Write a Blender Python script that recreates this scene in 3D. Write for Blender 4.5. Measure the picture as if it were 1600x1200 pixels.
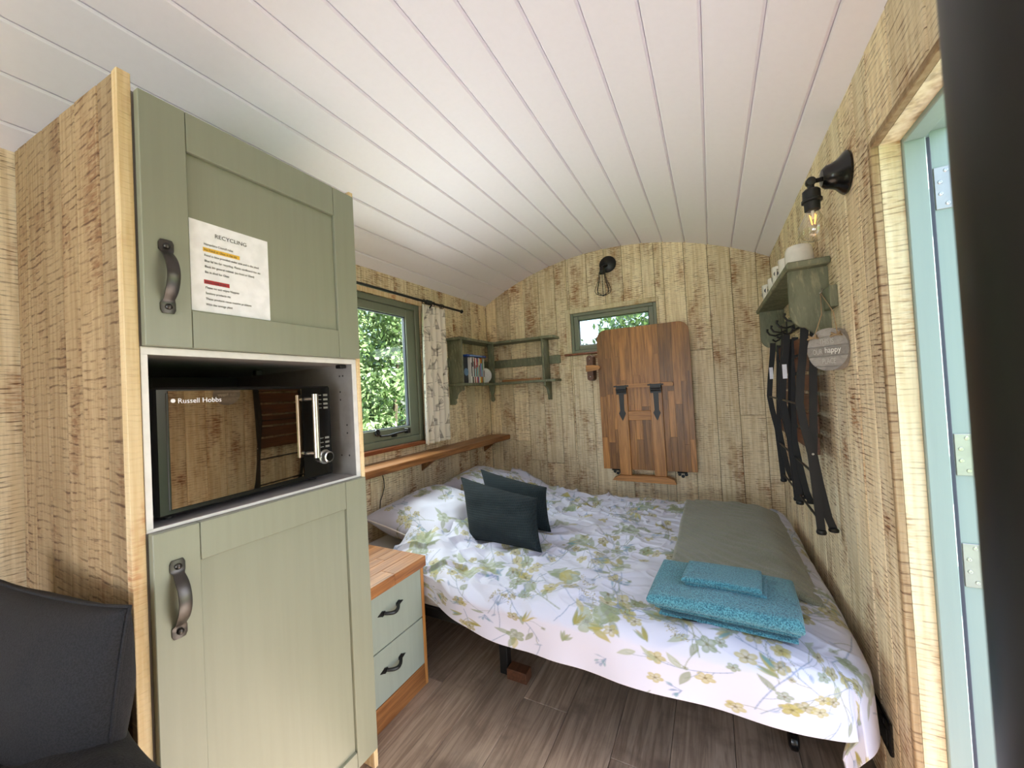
import bpy, math, random
import numpy as np
from mathutils import Vector, Matrix

for o in list(bpy.data.objects):
    bpy.data.objects.remove(o, do_unlink=True)
sc = bpy.context.scene
col = sc.collection
rnd = random.Random(7)

# ------------------------------------------------------------------ camera, light, exposure
CAM_H = 1.136
cam_d = bpy.data.cameras.new('camera')
cam = bpy.data.objects.new('camera', cam_d); col.objects.link(cam)
cam_d.sensor_width = 36.0
cam_d.lens = 596.915 / 1600 * 36
cam_d.clip_start = 0.02
yaw, pitch, roll = 0.481174568, -0.0205416193, -0.0539887726
def _cam_rot():
    B = Matrix(((1, 0, 0), (0, 0, -1), (0, 1, 0)))
    cy, sy = math.cos(yaw), math.sin(yaw); Ry = Matrix(((cy, 0, sy), (0, 1, 0), (-sy, 0, cy)))
    cp, sp = math.cos(pitch), math.sin(pitch); Rp = Matrix(((1, 0, 0), (0, cp, -sp), (0, sp, cp)))
    cr, sr = math.cos(roll), math.sin(roll); Rr = Matrix(((cr, -sr, 0), (sr, cr, 0), (0, 0, 1)))
    M = Rr @ Rp @ Ry @ B
    return M.transposed() @ Matrix(((1, 0, 0), (0, -1, 0), (0, 0, -1)))
cam.matrix_world = Matrix.Translation((0, 0, CAM_H)) @ _cam_rot().to_4x4()
cam_d.dof.use_dof = True
cam_d.dof.focus_distance = 1.7
cam_d.dof.aperture_fstop = 7.0
sc.camera = cam

sc.view_settings.view_transform = 'Standard'
sc.view_settings.look = 'None'
sc.view_settings.gamma = 1.0
sc.view_settings.use_curve_mapping = False
sc.view_settings.exposure = 0.14

SUN_EL, SUN_AZ = math.radians(49), math.radians(14)      # sun stands beyond the door side
sun_vec = Vector((math.cos(SUN_EL) * math.cos(SUN_AZ), math.cos(SUN_EL) * math.sin(SUN_AZ), math.sin(SUN_EL)))
sun_d = bpy.data.lights.new('sun', 'SUN'); sun_d.energy = 41.0; sun_d.angle = math.radians(0.6)
sun_d.color = (1.0, 0.985, 0.965)
sun = bpy.data.objects.new('sun', sun_d); col.objects.link(sun)
sun.rotation_euler = sun_vec.to_track_quat('Z', 'Y').to_euler()

world = bpy.data.worlds.new('world'); sc.world = world; world.use_nodes = True
wn = world.node_tree; wn.nodes.clear()
w_out = wn.nodes.new('ShaderNodeOutputWorld'); w_bg = wn.nodes.new('ShaderNodeBackground')
w_sky = wn.nodes.new('ShaderNodeTexSky'); w_sky.sky_type = 'NISHITA'
w_sky.sun_disc = False; w_sky.sun_elevation = SUN_EL
w_sky.sun_rotation = math.pi / 2 - SUN_AZ
w_sky.air_density = 1.0; w_sky.dust_density = 2.0
w_bg.inputs['Strength'].default_value = 0.8
wn.links.new(w_sky.outputs[0], w_bg.inputs[0]); wn.links.new(w_bg.outputs[0], w_out.inputs[0])

def area(name, loc, normal, sx, sy, power, color=(1, 1, 1), portal=False):
    d = bpy.data.lights.new(name, 'AREA'); d.shape = 'RECTANGLE'; d.size = sx; d.size_y = sy
    d.energy = power; d.color = color
    if portal: d.cycles.is_portal = True
    o = bpy.data.objects.new(name, d); col.objects.link(o)
    o.location = loc
    o.rotation_euler = Vector(normal).to_track_quat('-Z', 'Y').to_euler()
    return o
# daylight through the open door and the windows, plus added fill lamps
area('door_daylight', (1.7, 0.1, 0.1), (-0.9, 0.3, 0.42), 2.2, 1.3, 9, (0.88, 0.94, 1.0))
area('side_window_daylight', (-2.25, 1.7, 2.25), (1, -0.1, -0.75), 1.6, 1.0, 135, (0.95, 1.0, 0.95))
area('side_ground_light', (-2.75, 1.65, 0.35), (1, 0.15, 0.75), 1.7, 0.8, 62, (0.98, 1.0, 0.98))  # added lamp that stands in for light bounced off the ground
area('end_window_daylight', (-0.6, 3.5, 2.35), (0, -1, -0.9), 1.2, 0.7, 80, (0.95, 1.0, 1.0))
area('rear_fill_light', (-0.45, -1.9, 0.8), (0.1, 1, 0.55), 1.4, 1.0, 38, (0.88, 0.93, 1.0))  # fill lamp added behind the camera, tilted up towards the ceiling

sc.cycles.use_denoising = True
sc.cycles.max_bounces = 10
sc.cycles.diffuse_bounces = 6
sc.cycles.glossy_bounces = 4
sc.cycles.transmission_bounces = 6
sc.cycles.transparent_max_bounces = 12
sc.cycles.sample_clamp_indirect = 8.0
sc.cycles.caustics_reflective = False
sc.cycles.caustics_refractive = False

# ------------------------------------------------------------------ room numbers (metres, camera above the origin)
D = 2.80            # end wall
XL, XR = -1.68, 0.356
YB = -2.0           # unseen rear end
XC = (XL + XR) / 2
ZS, ZA = 1.875, 2.145
RR = (((XR - XL) / 2) ** 2 + (ZA - ZS) ** 2) / (2 * (ZA - ZS)); ZC = ZA - RR
def arch(x): return ZC + math.sqrt(max(0, RR * RR - (x - XC) ** 2))

# ------------------------------------------------------------------ materials
def lin(c):
    out = []
    for v in c[:3]:
        v /= 255.0
        out.append(v / 12.92 if v <= 0.04045 else ((v + 0.055) / 1.055) ** 2.4)
    return (*out, 1.0)

class NT:
    def __init__(s, name):
        s.m = bpy.data.materials.new(name); s.m.use_nodes = True
        s.t = s.m.node_tree; s.t.nodes.clear()
        s.out = s.n('OutputMaterial'); s.b = s.n('BsdfPrincipled')
        s.l(s.b.outputs[0], s.out.inputs[0])
    def n(s, kind, **kw):
        nd = s.t.nodes.new('ShaderNode' + kind)
        for k, v in kw.items(): setattr(nd, k, v)
        return nd
    def l(s, a, b): s.t.links.new(a, b)
    def set(s, **kw):
        for k, v in kw.items(): s.b.inputs[k.replace('_', ' ')].default_value = v
    def coords(s, scale=(1, 1, 1), random_shift=True, rot=None, src='Object'):
        tc = s.n('TexCoord'); v = tc.outputs[src]
        if random_shift:
            oi = s.n('ObjectInfo'); mu = s.n('VectorMath', operation='SCALE')
            mu.inputs[0].default_value = (13.1, 7.7, 5.3); s.l(oi.outputs['Random'], mu.inputs['Scale'])
            ad = s.n('VectorMath', operation='ADD'); s.l(v, ad.inputs[0]); s.l(mu.outputs[0], ad.inputs[1]); v = ad.outputs[0]
        if rot is not None:
            mp = s.n('Mapping'); mp.inputs['Rotation'].default_value = rot; s.l(v, mp.inputs[0]); v = mp.outputs[0]
        ms = s.n('VectorMath', operation='MULTIPLY'); s.l(v, ms.inputs[0]); ms.inputs[1].default_value = scale
        return ms.outputs[0]
    def noise(s, vec, scale=1.0, detail=3.0, rough=0.5, dist=0.0):
        nz = s.n('TexNoise'); nz.inputs['Scale'].default_value = scale; nz.inputs['Detail'].default_value = detail
        nz.inputs['Roughness'].default_value = rough; nz.inputs['Distortion'].default_value = dist
        s.l(vec, nz.inputs['Vector']); return nz.outputs['Fac']
    def ramp(s, fac, a, b, lo=0.0, hi=1.0):
        r = s.n('MapRange'); r.inputs[1].default_value = a; r.inputs[2].default_value = b
        r.inputs[3].default_value = lo; r.inputs[4].default_value = hi
        r.interpolation_type = 'SMOOTHSTEP'; s.l(fac, r.inputs[0]); return r.outputs[0]
    def mul(s, a, b, op='MULTIPLY'):
        m = s.n('Math', operation=op)
        for i, v in enumerate((a, b)):
            if isinstance(v, (int, float)): m.inputs[i].default_value = v
            else: s.l(v, m.inputs[i])
        return m.outputs[0]
    def mix(s, fac, a, b):
        m = s.n('Mix', data_type='RGBA')
        if isinstance(fac, (int, float)): m.inputs[0].default_value = fac
        else: s.l(fac, m.inputs[0])
        for i, v in ((6, a), (7, b)):
            if isinstance(v, tuple): m.inputs[i].default_value = v
            else: s.l(v, m.inputs[i])
        return m.outputs[2]
    def tint(s, colr, lo=0.85, hi=1.1, sat=1.0):
        oi = s.n('ObjectInfo'); h = s.n('HueSaturation'); s.l(colr, h.inputs['Color'])
        s.l(s.ramp(oi.outputs['Random'], 0, 1, lo, hi), h.inputs['Value']); h.inputs['Saturation'].default_value = sat
        return h.outputs[0]
    def base(s, c): s.l(c, s.b.inputs['Base Color'])
    def bump(s, h, strength=0.3, dist=0.002):
        b = s.n('Bump'); b.inputs['Strength'].default_value = strength; b.inputs['Distance'].default_value = dist
        s.l(h, b.inputs['Height']); s.l(b.outputs[0], s.b.inputs['Normal'])

def plain(name, rgb, rough=0.5, metal=0.0, **kw):
    m = NT(name); v = m.coords((1, 1, 1))
    n = m.noise(v, 40, 3)
    c = lin(rgb)
    m.base(m.mix(m.ramp(n, 0.35, 0.65), tuple(x * 0.92 for x in c[:3]) + (1,), c))
    m.set(Roughness=rough, Metallic=metal)
    for k, x in kw.items(): m.b.inputs[k.replace('_', ' ')].default_value = x
    return m.m

def rough_sawn(name, cream=(242, 226, 194), cream2=(220, 198, 160), brown=(160, 104, 60), dark=(84, 48, 26), saw=1.0, pitch=0.0125):
    """limewashed boards: cream wash, brown rubbed patches, broken lines left by the saw"""
    m = NT(name)
    n2 = m.noise(m.coords((9, 9, 4)), 1.0, 4, 0.6)
    n3 = m.noise(m.coords((70, 70, 3.5)), 1.0, 3, 0.55)
    n4 = m.noise(m.coords((26, 26, 330)), 1.0, 2, 0.5)
    n5 = m.noise(m.coords((24, 24, 150)), 1.0, 3, 0.6)
    n6 = m.noise(m.coords((5, 5, 9)), 1.0, 2, 0.5)
    sx = m.n('SeparateXYZ'); m.l(m.coords((1, 1, 1)), sx.inputs[0])
    ph = m.mul(m.mul(sx.outputs[2], 2 * math.pi / pitch), m.mul(n6, 9.0), 'ADD')
    ph = m.mul(ph, m.mul(n2, 5.0), 'ADD')
    wave = m.ramp(m.mul(ph, 0, 'SINE'), 0.55, 0.97)
    c = m.mix(m.ramp(n3, 0.35, 0.68), lin(cream), lin(cream2))
    patch = m.ramp(n2, 0.48, 0.72)
    smear = m.mul(m.mul(m.ramp(n5, 0.38, 0.62), 0.78), 0.2, 'ADD')
    c = m.mix(m.mul(patch, smear), c, lin(brown))
    line = m.mul(wave, m.ramp(n5, 0.42, 0.60))
    amt = m.mul(line, m.mul(m.ramp(n2, 0.30, 0.62), 0.16, 'ADD'))
    c = m.mix(m.mul(amt, 0.85 * saw), c, lin(dark))
    c = m.mix(m.mul(m.ramp(n4, 0.56, 0.68, 0, 0.42 * saw), m.ramp(n2, 0.3, 0.6, 0.2, 1.0)), c, lin(dark))
    m.base(m.tint(c, 0.86, 1.1)); m.set(Roughness=0.8)
    m.bump(m.mul(m.mul(wave, -0.6), m.mul(n4, 0.6), 'ADD'), 0.5, 0.002)
    return m.m

def timber(name, light, dark, axis=2, grain=55, rough=0.45, lo=0.8, hi=1.12, stain=None):
    m = NT(name)
    sc3 = [grain] * 3; sc3[axis] = grain * 0.06
    n1 = m.noise(m.coords(tuple(sc3)), 1.0, 5, 0.6, 0.8)
    sc2 = [grain * 4] * 3; sc2[axis] = grain * 0.12
    n2 = m.noise(m.coords(tuple(sc2)), 1.0, 3, 0.6)
    c = m.mix(m.ramp(n1, 0.3, 0.7), lin(light), lin(dark))
    c = m.mix(m.ramp(n2, 0.56, 0.75, 0, 0.5), c, tuple(x * 0.5 for x in lin(dark)[:3]) + (1,))
    if stain:
        n3 = m.noise(m.coords((6, 6, 6)), 1.0, 4, 0.6)
        c = m.mix(m.ramp(n3, 0.5, 0.72, 0, 0.7), c, lin(stain))
    m.base(m.tint(c, lo, hi)); m.set(Roughness=rough)
    m.bump(n2, 0.15, 0.001)
    return m.m

def painted(name, rgb, rough=0.42, grain=True, wear=None, flat=False):
    m = NT(name)
    n1 = m.noise(m.coords((55, 55, 2.5)), 1.0, 4, 0.6)
    c0 = lin(rgb); c1 = tuple(x * (0.985 if flat else 0.95) for x in c0[:3]) + (1,)
    c = m.mix(m.ramp(n1, 0.35, 0.7), c0, c1)
    if wear:
        n2 = m.noise(m.coords((16, 16, 5)), 1.0, 5, 0.65)
        c = m.mix(m.ramp(n2, 0.42, 0.66, 0, 0.8), c, lin(wear[0]))
        n3 = m.noise(m.coords((80, 80, 12), rot=(0.12, 0.1, 0.1)), 1.0, 5, 0.65)
        c = m.mix(m.ramp(n3, 0.5, 0.7, 0, 0.5), c, lin(wear[1]))
    m.base(c); m.set(Roughness=rough)
    if grain: m.bump(n1, 0.06, 0.0006)
    return m.m

def cloth(name, rgb, rgb2=None, scale=700, strength=0.5, rough=0.9, dist=0.001, sheen=0.2):
    m = NT(name)
    n = m.noise(m.coords((1, 1, 1), random_shift=False), scale, 2, 0.6)
    c = m.mix(m.ramp(n, 0.35, 0.65), lin(rgb2 or tuple(x * 0.85 for x in rgb)), lin(rgb))
    n2 = m.noise(m.coords((1, 1, 1), random_shift=False), 14, 3, 0.5)
    c = m.mix(m.ramp(n2, 0.35, 0.75, 0.0, 0.25), c, tuple(x * 0.7 for x in lin(rgb)[:3]) + (1,))
    m.base(c); m.set(Roughness=rough, Sheen_Weight=sheen)
    m.bump(n, strength, dist)
    return m.m

def printed_cloth(name, attr='print', rough=0.75, weave=900, strength=0.15):
    m = NT(name)
    a = m.n('Attribute', attribute_name=attr)
    m.base(a.outputs['Color']); m.set(Roughness=rough, Sheen_Weight=0.15)
    m.bump(m.noise(m.coords((1, 1, 1), random_shift=False), weave, 2), strength, 0.0006)
    return m.m

M = {}
M['plank'] = rough_sawn('whitewashed_rough_sawn')
M['plank_cab'] = rough_sawn('rough_sawn_side', cream=(172, 148, 114), cream2=(150, 124, 90), brown=(122, 84, 54), dark=(78, 50, 30), saw=0.9, pitch=0.021)
M['plank_edge'] = rough_sawn('rough_sawn_edge', cream=(226, 204, 164), cream2=(210, 180, 132), brown=(176, 104, 62), saw=0.06)
M['plank_door'] = rough_sawn('rough_sawn_lining', cream=(232, 218, 186), cream2=(216, 198, 160), brown=(186, 148, 100), saw=0.5)
M['ceiling'] = painted('white_ceiling_paint', (238, 233, 243), 0.6, grain=False, flat=True)
M['white'] = plain('white_laminate', (226, 224, 224), 0.35)
M['grey_board'] = plain('grey_laminate', (150, 147, 145), 0.4)
M['sage'] = painted('sage_green_paint', (138, 141, 124), 0.38)
M['sage_blue'] = painted('grey_green_drawer_paint', (150, 160, 150), 0.4)
M['frame_green'] = painted('green_window_paint', (116, 122, 106), 0.4)
M['door_green'] = painted('pale_green_door_paint', (146, 162, 158), 0.45)
M['shelf_green'] = painted('distressed_green', (116, 119, 97), 0.6, wear=((86, 88, 68), (172, 167, 136)))
M['oak'] = timber('oiled_oak', (172, 118, 70), (122, 76, 42), axis=1, rough=0.35)
M['oak_v'] = timber('oiled_oak_upright', (192, 136, 76), (146, 96, 48), axis=2, rough=0.4, lo=0.88, hi=1.05)
M['oak_top'] = timber('oiled_oak_staves', (186, 128, 66), (130, 84, 38), axis=2, rough=0.4, lo=0.55, hi=1.15)
M['oak_x'] = timber('oiled_oak_cross', (188, 132, 74), (142, 94, 50), axis=0, rough=0.45)
M['redwood'] = timber('reddish_wood', (150, 88, 50), (104, 54, 30), axis=1, rough=0.45)
M['slat'] = timber('brown_slat_wood', (112, 70, 46), (74, 44, 28), axis=1, rough=0.5)
M['pine'] = timber('pale_pine', (200, 168, 120), (170, 132, 86), axis=2, rough=0.6)
M['floor'] = timber('grey_brown_laminate', (168, 148, 130), (124, 105, 90), axis=1, grain=60, rough=0.45, lo=0.85, hi=1.1, stain=(104, 88, 76))
M['black'] = plain('black_iron', (13, 13, 14), 0.45)
M['black_matt'] = plain('black_painted_steel', (7, 7, 8), 0.6)
M['black_gloss'] = plain('black_enamel', (12, 12, 12), 0.22)
M['pipe'] = plain('stove_black', (13, 12, 12), 0.42)
M['pewter'] = plain('dark_pewter', (78, 75, 72), 0.36, 0.95)
M['steel'] = plain('brushed_steel', (190, 188, 184), 0.3, 1.0)
M['zinc'] = plain('zinc_plate', (168, 167, 162), 0.4, 0.7)
M['rubber'] = plain('grey_rubber_seal', (62, 64, 78), 0.6)
M['dark'] = plain('dark_core', (46, 34, 24), 0.9)
M['paper'] = plain('white_paper', (244, 245, 254), 0.7)
M['ink'] = plain('grey_ink', (74, 74, 78), 0.8)
M['yellow_ink'] = plain('yellow_highlighter', (232, 186, 62), 0.8)
M['red_ink'] = plain('red_highlighter', (176, 52, 58), 0.8)
M['ceramic'] = plain('white_ceramic', (226, 222, 212), 0.25)
M['ceramic_blue'] = plain('patterned_band', (70, 72, 78), 0.3)
M['sign_grey'] = timber('grey_washed_wood', (158, 152, 146), (138, 132, 126), axis=1, rough=0.7)
M['sign_white'] = plain('white_sign_paint', (228, 226, 220), 0.7)
M['sign_pale'] = plain('pale_sign_paint', (186, 182, 176), 0.7)
M['twine'] = plain('jute_twine', (156, 132, 100), 0.9)
def waffle(name, rgb, cell=.0095):
    m = NT(name); sx = m.n('SeparateXYZ'); m.l(m.coords((1, 1, 1), random_shift=False), sx.inputs[0])
    k = 2 * math.pi / cell
    a = m.mul(m.mul(sx.outputs[0], k), 0, 'SINE'); b = m.mul(m.mul(sx.outputs[2], k), 0, 'SINE')
    h = m.mul(m.mul(a, b, 'MAXIMUM'), 0, 'ADD')
    c = lin(rgb)
    m.base(m.mix(m.ramp(h, -.6, .9), tuple(x * .62 for x in c[:3]) + (1,), tuple(x * 1.25 for x in c[:3]) + (1,)))
    m.set(Roughness=.95); m.bump(h, .5, .0015); return m.m
M['teal_waffle'] = waffle('dark_teal_waffle', (12, 26, 31))
M['charcoal'] = cloth('charcoal_linen', (34, 34, 40), (18, 18, 23), 420, 0.7, dist=0.0015, sheen=0.0)
M['throw'] = cloth('black_fleece', (22, 20, 23), (9, 8, 10), 260, 0.9, dist=0.003, sheen=0.0)
M['towel'] = cloth('turquoise_terry', (84, 150, 164), (20, 84, 104), 250, 1.0, dist=0.006, sheen=0.25)
M['blanket'] = cloth('grey_green_fleece', (128, 129, 114), (98, 98, 84), 330, 0.7, dist=0.002, sheen=0.3)
M['mattress'] = cloth('pale_grey_sheet', (196, 198, 202), None, 900, 0.2)
M['piping'] = plain('white_cotton', (220, 216, 214), 0.8)
M['print_cloth'] = printed_cloth('printed_cotton')
M['curtain_cloth'] = printed_cloth('printed_curtain', weave=700)
M['stone'] = plain('grey_stone', (84, 85, 90), 0.85)
M['grass'] = plain('grass', (86, 116, 52), 0.9)

def glass_mat(name, rough=0.0, tint=(1, 1, 1, 1), gain=1.0, lift=0.0):
    m = NT(name); m.t.nodes.remove(m.b)
    tr = m.n('BsdfTransparent'); gl = m.n('BsdfGlossy'); gl.inputs['Roughness'].default_value = rough
    tr.inputs['Color'].default_value = tint
    fr = m.n('Fresnel'); fr.inputs['IOR'].default_value = 1.45
    ge = m.n('NewGeometry'); fac = m.mul(fr.outputs[0], m.mul(1.0, ge.outputs['Backfacing'], 'SUBTRACT')); fac = m.mul(m.mul(fac, gain), lift, 'ADD'); mx = m.n('MixShader'); m.l(fac, mx.inputs[0]); m.l(tr.outputs[0], mx.inputs[1]); m.l(gl.outputs[0], mx.inputs[2])
    m.l(mx.outputs[0], m.out.inputs[0]); return m.m
M['glass'] = glass_mat('window_glass', 0.0, (0.93, 0.96, 0.94, 1))
M['bulb_glass'] = glass_mat('bulb_glass', 0.06, (0.97, 0.95, 0.92, 1), 1.9, 0.06)
def mirror_mat():
    m = NT('smoked_mirror_glass'); m.set(Base_Color=lin((166, 150, 130)), Metallic=1.0, Roughness=0.02); return m.m
M['oven_glass'] = mirror_mat()
def glow(name, rgb, s):
    m = NT(name); m.set(Base_Color=lin(rgb), Emission_Color=lin(rgb), Emission_Strength=s); return m.m
M['filament'] = glow('glowing_filament', (255, 176, 90), 2.2)
def leaf_mat(name, a, b):
    m = NT(name)
    n = m.noise(m.coords((1, 1, 1)), 7, 4, 0.6)
    c = m.mix(m.ramp(n, 0.3, 0.7), lin(a), lin(b)); m.base(c); m.set(Roughness=0.28)
    t = m.n('BsdfTranslucent'); m.l(c, t.inputs[0]); mx = m.n('MixShader'); mx.inputs[0].default_value = 0.22
    m.l(m.b.outputs[0], mx.inputs[1]); m.l(t.outputs[0], mx.inputs[2]); m.l(mx.outputs[0], m.out.inputs[0]); return m.m
M['leaf'] = leaf_mat('bush_leaf', (140, 160, 108), (44, 68, 38))
M['leaf2'] = leaf_mat('tree_leaf', (120, 142, 84), (60, 84, 52))
M['bark'] = timber('bark', (96, 80, 62), (54, 44, 34), axis=2, rough=0.9)

# ------------------------------------------------------------------ builders
OFF = {}
class MB:
    def __init__(s): s.v = []; s.f = []; s.sm = []
    def add(s, vs, fs, smooth=False):
        b = len(s.v); s.v += [tuple(p) for p in vs]
        for f in fs: s.f.append(tuple(i + b for i in f)); s.sm.append(smooth)
        return s
    def obox(s, c, ax, h, bev=0.0):
        c = Vector(c); ax = [Vector(a).normalized() for a in ax]
        if bev <= 0:
            vs = [c + ax[0] * h[0] * i + ax[1] * h[1] * j + ax[2] * h[2] * k for i in (-1, 1) for j in (-1, 1) for k in (-1, 1)]
            return s.add(vs, [(0, 1, 3, 2), (4, 6, 7, 5), (0, 4, 5, 1), (2, 3, 7, 6), (0, 2, 6, 4), (1, 5, 7, 3)])
        bev = min(bev, min(h) * 0.9)
        idx = {}; vs = []
        for i in (-1, 1):
            for j in (-1, 1):
                for k in (-1, 1):
                    sg = (i, j, k)
                    for a in range(3):
                        e = [sg[q] * (h[q] if q == a else h[q] - bev) for q in range(3)]
                        idx[(sg, a)] = len(vs); vs.append(c + ax[0] * e[0] + ax[1] * e[1] + ax[2] * e[2])
        fs = []
        for a in range(3):
            o = [q for q in range(3) if q != a]
            for sgn in (-1, 1):
                ring = []
                for (p, q) in ((-1, -1), (1, -1), (1, 1), (-1, 1)):
                    t = [0, 0, 0]; t[a] = sgn; t[o[0]] = p; t[o[1]] = q; ring.append(idx[(tuple(t), a)])
                if (sgn == 1) != (a == 1): pass
                else: ring = ring[::-1]
                fs.append(tuple(ring))
            for p in (-1, 1):
                for q in (-1, 1):
                    t0 = [0, 0, 0]; t0[o[0]] = p; t0[o[1]] = q
                    t1 = list(t0); t0[a] = -1; t1[a] = 1
                    fs.append((idx[(tuple(t0), o[0])], idx[(tuple(t1), o[0])], idx[(tuple(t1), o[1])], idx[(tuple(t0), o[1])]))
        for i in (-1, 1):
            for j in (-1, 1):
                for k in (-1, 1): fs.append(tuple(idx[((i, j, k), a)] for a in range(3)))
        return s.add(vs, fs)
    def box(s, x0, x1, y0, y1, z0, z1, bev=0.0):
        return s.obox(((x0 + x1) / 2, (y0 + y1) / 2, (z0 + z1) / 2), ((1, 0, 0), (0, 1, 0), (0, 0, 1)),
                      (abs(x1 - x0) / 2, abs(y1 - y0) / 2, abs(z1 - z0) / 2), bev)
    def tube(s, pts, r, n=8, closed=False, flat=None):
        pts = [Vector(p) for p in pts]; N = len(pts)
        rs = r if isinstance(r, (list, tuple)) else [r] * N
        up = None; rings = []
        for i, p in enumerate(pts):
            if closed: t = (pts[(i + 1) % N] - pts[i - 1])
            else: t = pts[min(i + 1, N - 1)] - pts[max(i - 1, 0)]
            t.normalize()
            if up is None:
                up = Vector((0, 0, 1)) if abs(t.z) < 0.9 else Vector((1, 0, 0))
            a = (up - t * up.dot(t)); a.normalize(); b = t.cross(a); up = a
            rings.append([p + (a * math.cos(2 * math.pi * k / n) + b * math.sin(2 * math.pi * k / n)) * rs[i] for k in range(n)])
        vs = [q for ring in rings for q in ring]; fs = []
        for i in range(N if closed else N - 1):
            j = (i + 1) % N
            for k in range(n):
                k2 = (k + 1) % n
                fs.append((i * n + k, i * n + k2, j * n + k2, j * n + k))
        if not closed:
            fs.append(tuple(range(n))[::-1]); fs.append(tuple((N - 1) * n + k for k in range(n)))
        return s.add(vs, fs, True)
    def lathe(s, prof, n=24, mat=None):
        mat = mat or Matrix.Identity(4); vs = []; fs = []
        for (r, z) in prof:
            for k in range(n):
                a = 2 * math.pi * k / n; vs.append(mat @ Vector((r * math.cos(a), r * math.sin(a), z)))
        for i in range(len(prof) - 1):
            for k in range(n):
                k2 = (k + 1) % n
                fs.append((i * n + k, i * n + k2, (i + 1) * n + k2, (i + 1) * n + k))
        if prof[0][0] > 1e-6: fs.append(tuple(range(n))[::-1])
        if prof[-1][0] > 1e-6: fs.append(tuple((len(prof) - 1) * n + k for k in range(n)))
        return s.add(vs, fs, True)
    def prism(s, poly, fn, d0, d1):
        """poly of (a,b); fn(a,b,d)->xyz; extruded from d0 to d1"""
        n = len(poly)
        vs = [fn(a, b, d0) for a, b in poly] + [fn(a, b, d1) for a, b in poly]
        fs = [tuple(range(n))[::-1], tuple(range(n, 2 * n))] + [(i, (i + 1) % n, n + (i + 1) % n, n + i) for i in range(n)]
        return s.add(vs, fs)
    def ribbon(s, path, fn, w, d0, d1):
        """flat bar following a 2-D path with in-plane width w"""
        L = []; R = []
        P = [Vector(p) for p in path]
        for i, p in enumerate(P):
            t = (P[min(i + 1, len(P) - 1)] - P[max(i - 1, 0)]).normalized(); nn = Vector((-t.y, t.x))
            ww = w[i] if isinstance(w, (list, tuple)) else w
            L.append(p + nn * ww / 2); R.append(p - nn * ww / 2)
        n = len(P); vs = []
        for d in (d0, d1):
            vs += [fn(q.x, q.y, d) for q in L] + [fn(q.x, q.y, d) for q in R]
        fs = []
        for i in range(n - 1):
            a, b, c, d = i, i + 1, n + i + 1, n + i
            fs += [(a, b, c, d), tuple(x + 2 * n for x in (d, c, b, a)), (a, a + 2 * n, b + 2 * n, b), (d, c, c + 2 * n, d + 2 * n)]
        fs += [(0, n, 3 * n, 2 * n), (n - 1, 3 * n - 1, 4 * n - 1, 2 * n - 1)]
        return s.add(vs, fs)
    def build(s, name, mat, parent=None, sharp=35, local=False):
        off = OFF.get(parent.name, Vector((0, 0, 0))) if (parent is not None and not local) else Vector((0, 0, 0))
        me = bpy.data.meshes.new(name)
        me.from_pydata([(x - off[0], y - off[1], z - off[2]) for x, y, z in s.v], [], s.f)
        me.polygons.foreach_set('use_smooth', s.sm)
        if any(s.sm): me.set_sharp_from_angle(angle=math.radians(sharp))
        import bmesh
        bm = bmesh.new(); bm.from_mesh(me); bmesh.ops.recalc_face_normals(bm, faces=bm.faces); bm.to_mesh(me); bm.free()
        me.materials.append(mat)
        o = bpy.data.objects.new(name, me); col.objects.link(o)
        if parent is not None:
            o.parent = parent; OFF[o.name] = off.copy()
        return o

def meta(o, label=None, cat=None, group=None, kind=None):
    if label: o['label'] = label
    if cat: o['category'] = cat
    if group: o['group'] = group
    if kind: o['kind'] = kind
    return o
def thing(name, label, cat, loc=(0, 0, 0), rot=None, group=None, kind=None, local=False):
    o = bpy.data.objects.new(name, None); col.objects.link(o); o.location = loc
    o.empty_display_size = 0.05
    if rot: o.rotation_euler = rot
    OFF[o.name] = Vector((0, 0, 0)) if local else Vector(loc)
    return meta(o, label, cat, group, kind)
def copy_thing(root, loc, label=None, rot=None, group=None):
    r = root.copy(); col.objects.link(r); r.location = loc
    if rot: r.rotation_euler = rot
    if label: r['label'] = label
    if group: r['group'] = group
    for ch in root.children:
        c = ch.copy(); col.objects.link(c); c.parent = r
        for g in ch.children:
            d = g.copy(); col.objects.link(d); d.parent = c
    return r
def np_grid(name, P, mat, parent=None, colors=None, attr='print', off=None, thick=None):
    """P: (ny,nx,3) array of points -> smooth grid mesh"""
    ny, nx = P.shape[:2]; V = P.reshape(-1, 3).astype(np.float32)
    if off is None: off = OFF.get(parent.name, Vector((0, 0, 0))) if parent is not None else Vector((0, 0, 0))
    V = V - np.array(off, dtype=np.float32)
    idx = np.arange(ny * nx).reshape(ny, nx)
    q = np.stack([idx[:-1, :-1], idx[:-1, 1:], idx[1:, 1:], idx[1:, :-1]], -1).reshape(-1, 4)
    me = bpy.data.meshes.new(name)
    me.vertices.add(len(V)); me.vertices.foreach_set('co', V.ravel())
    me.loops.add(q.size); me.loops.foreach_set('vertex_index', q.ravel().astype(np.int32))
    me.polygons.add(len(q)); me.polygons.foreach_set('loop_start', np.arange(0, q.size, 4, dtype=np.int32))
    me.polygons.foreach_set('use_smooth', np.ones(len(q), dtype=bool))
    me.update(calc_edges=True)
    if colors is not None:
        a = me.color_attributes.new(attr, 'FLOAT_COLOR', 'POINT')
        c = np.ones((len(V), 4), dtype=np.float32); c[:, :3] = colors.reshape(-1, 3)
        a.data.foreach_set('color', c.ravel())
    me.materials.append(mat)
    o = bpy.data.objects.new(name, me); col.objects.link(o)
    if parent is not None: o.parent = parent; OFF[o.name] = Vector(off)
    if thick:
        md = o.modifiers.new('thickness', 'SOLIDIFY'); md.thickness = thick; md.offset = -1
    return o
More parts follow.
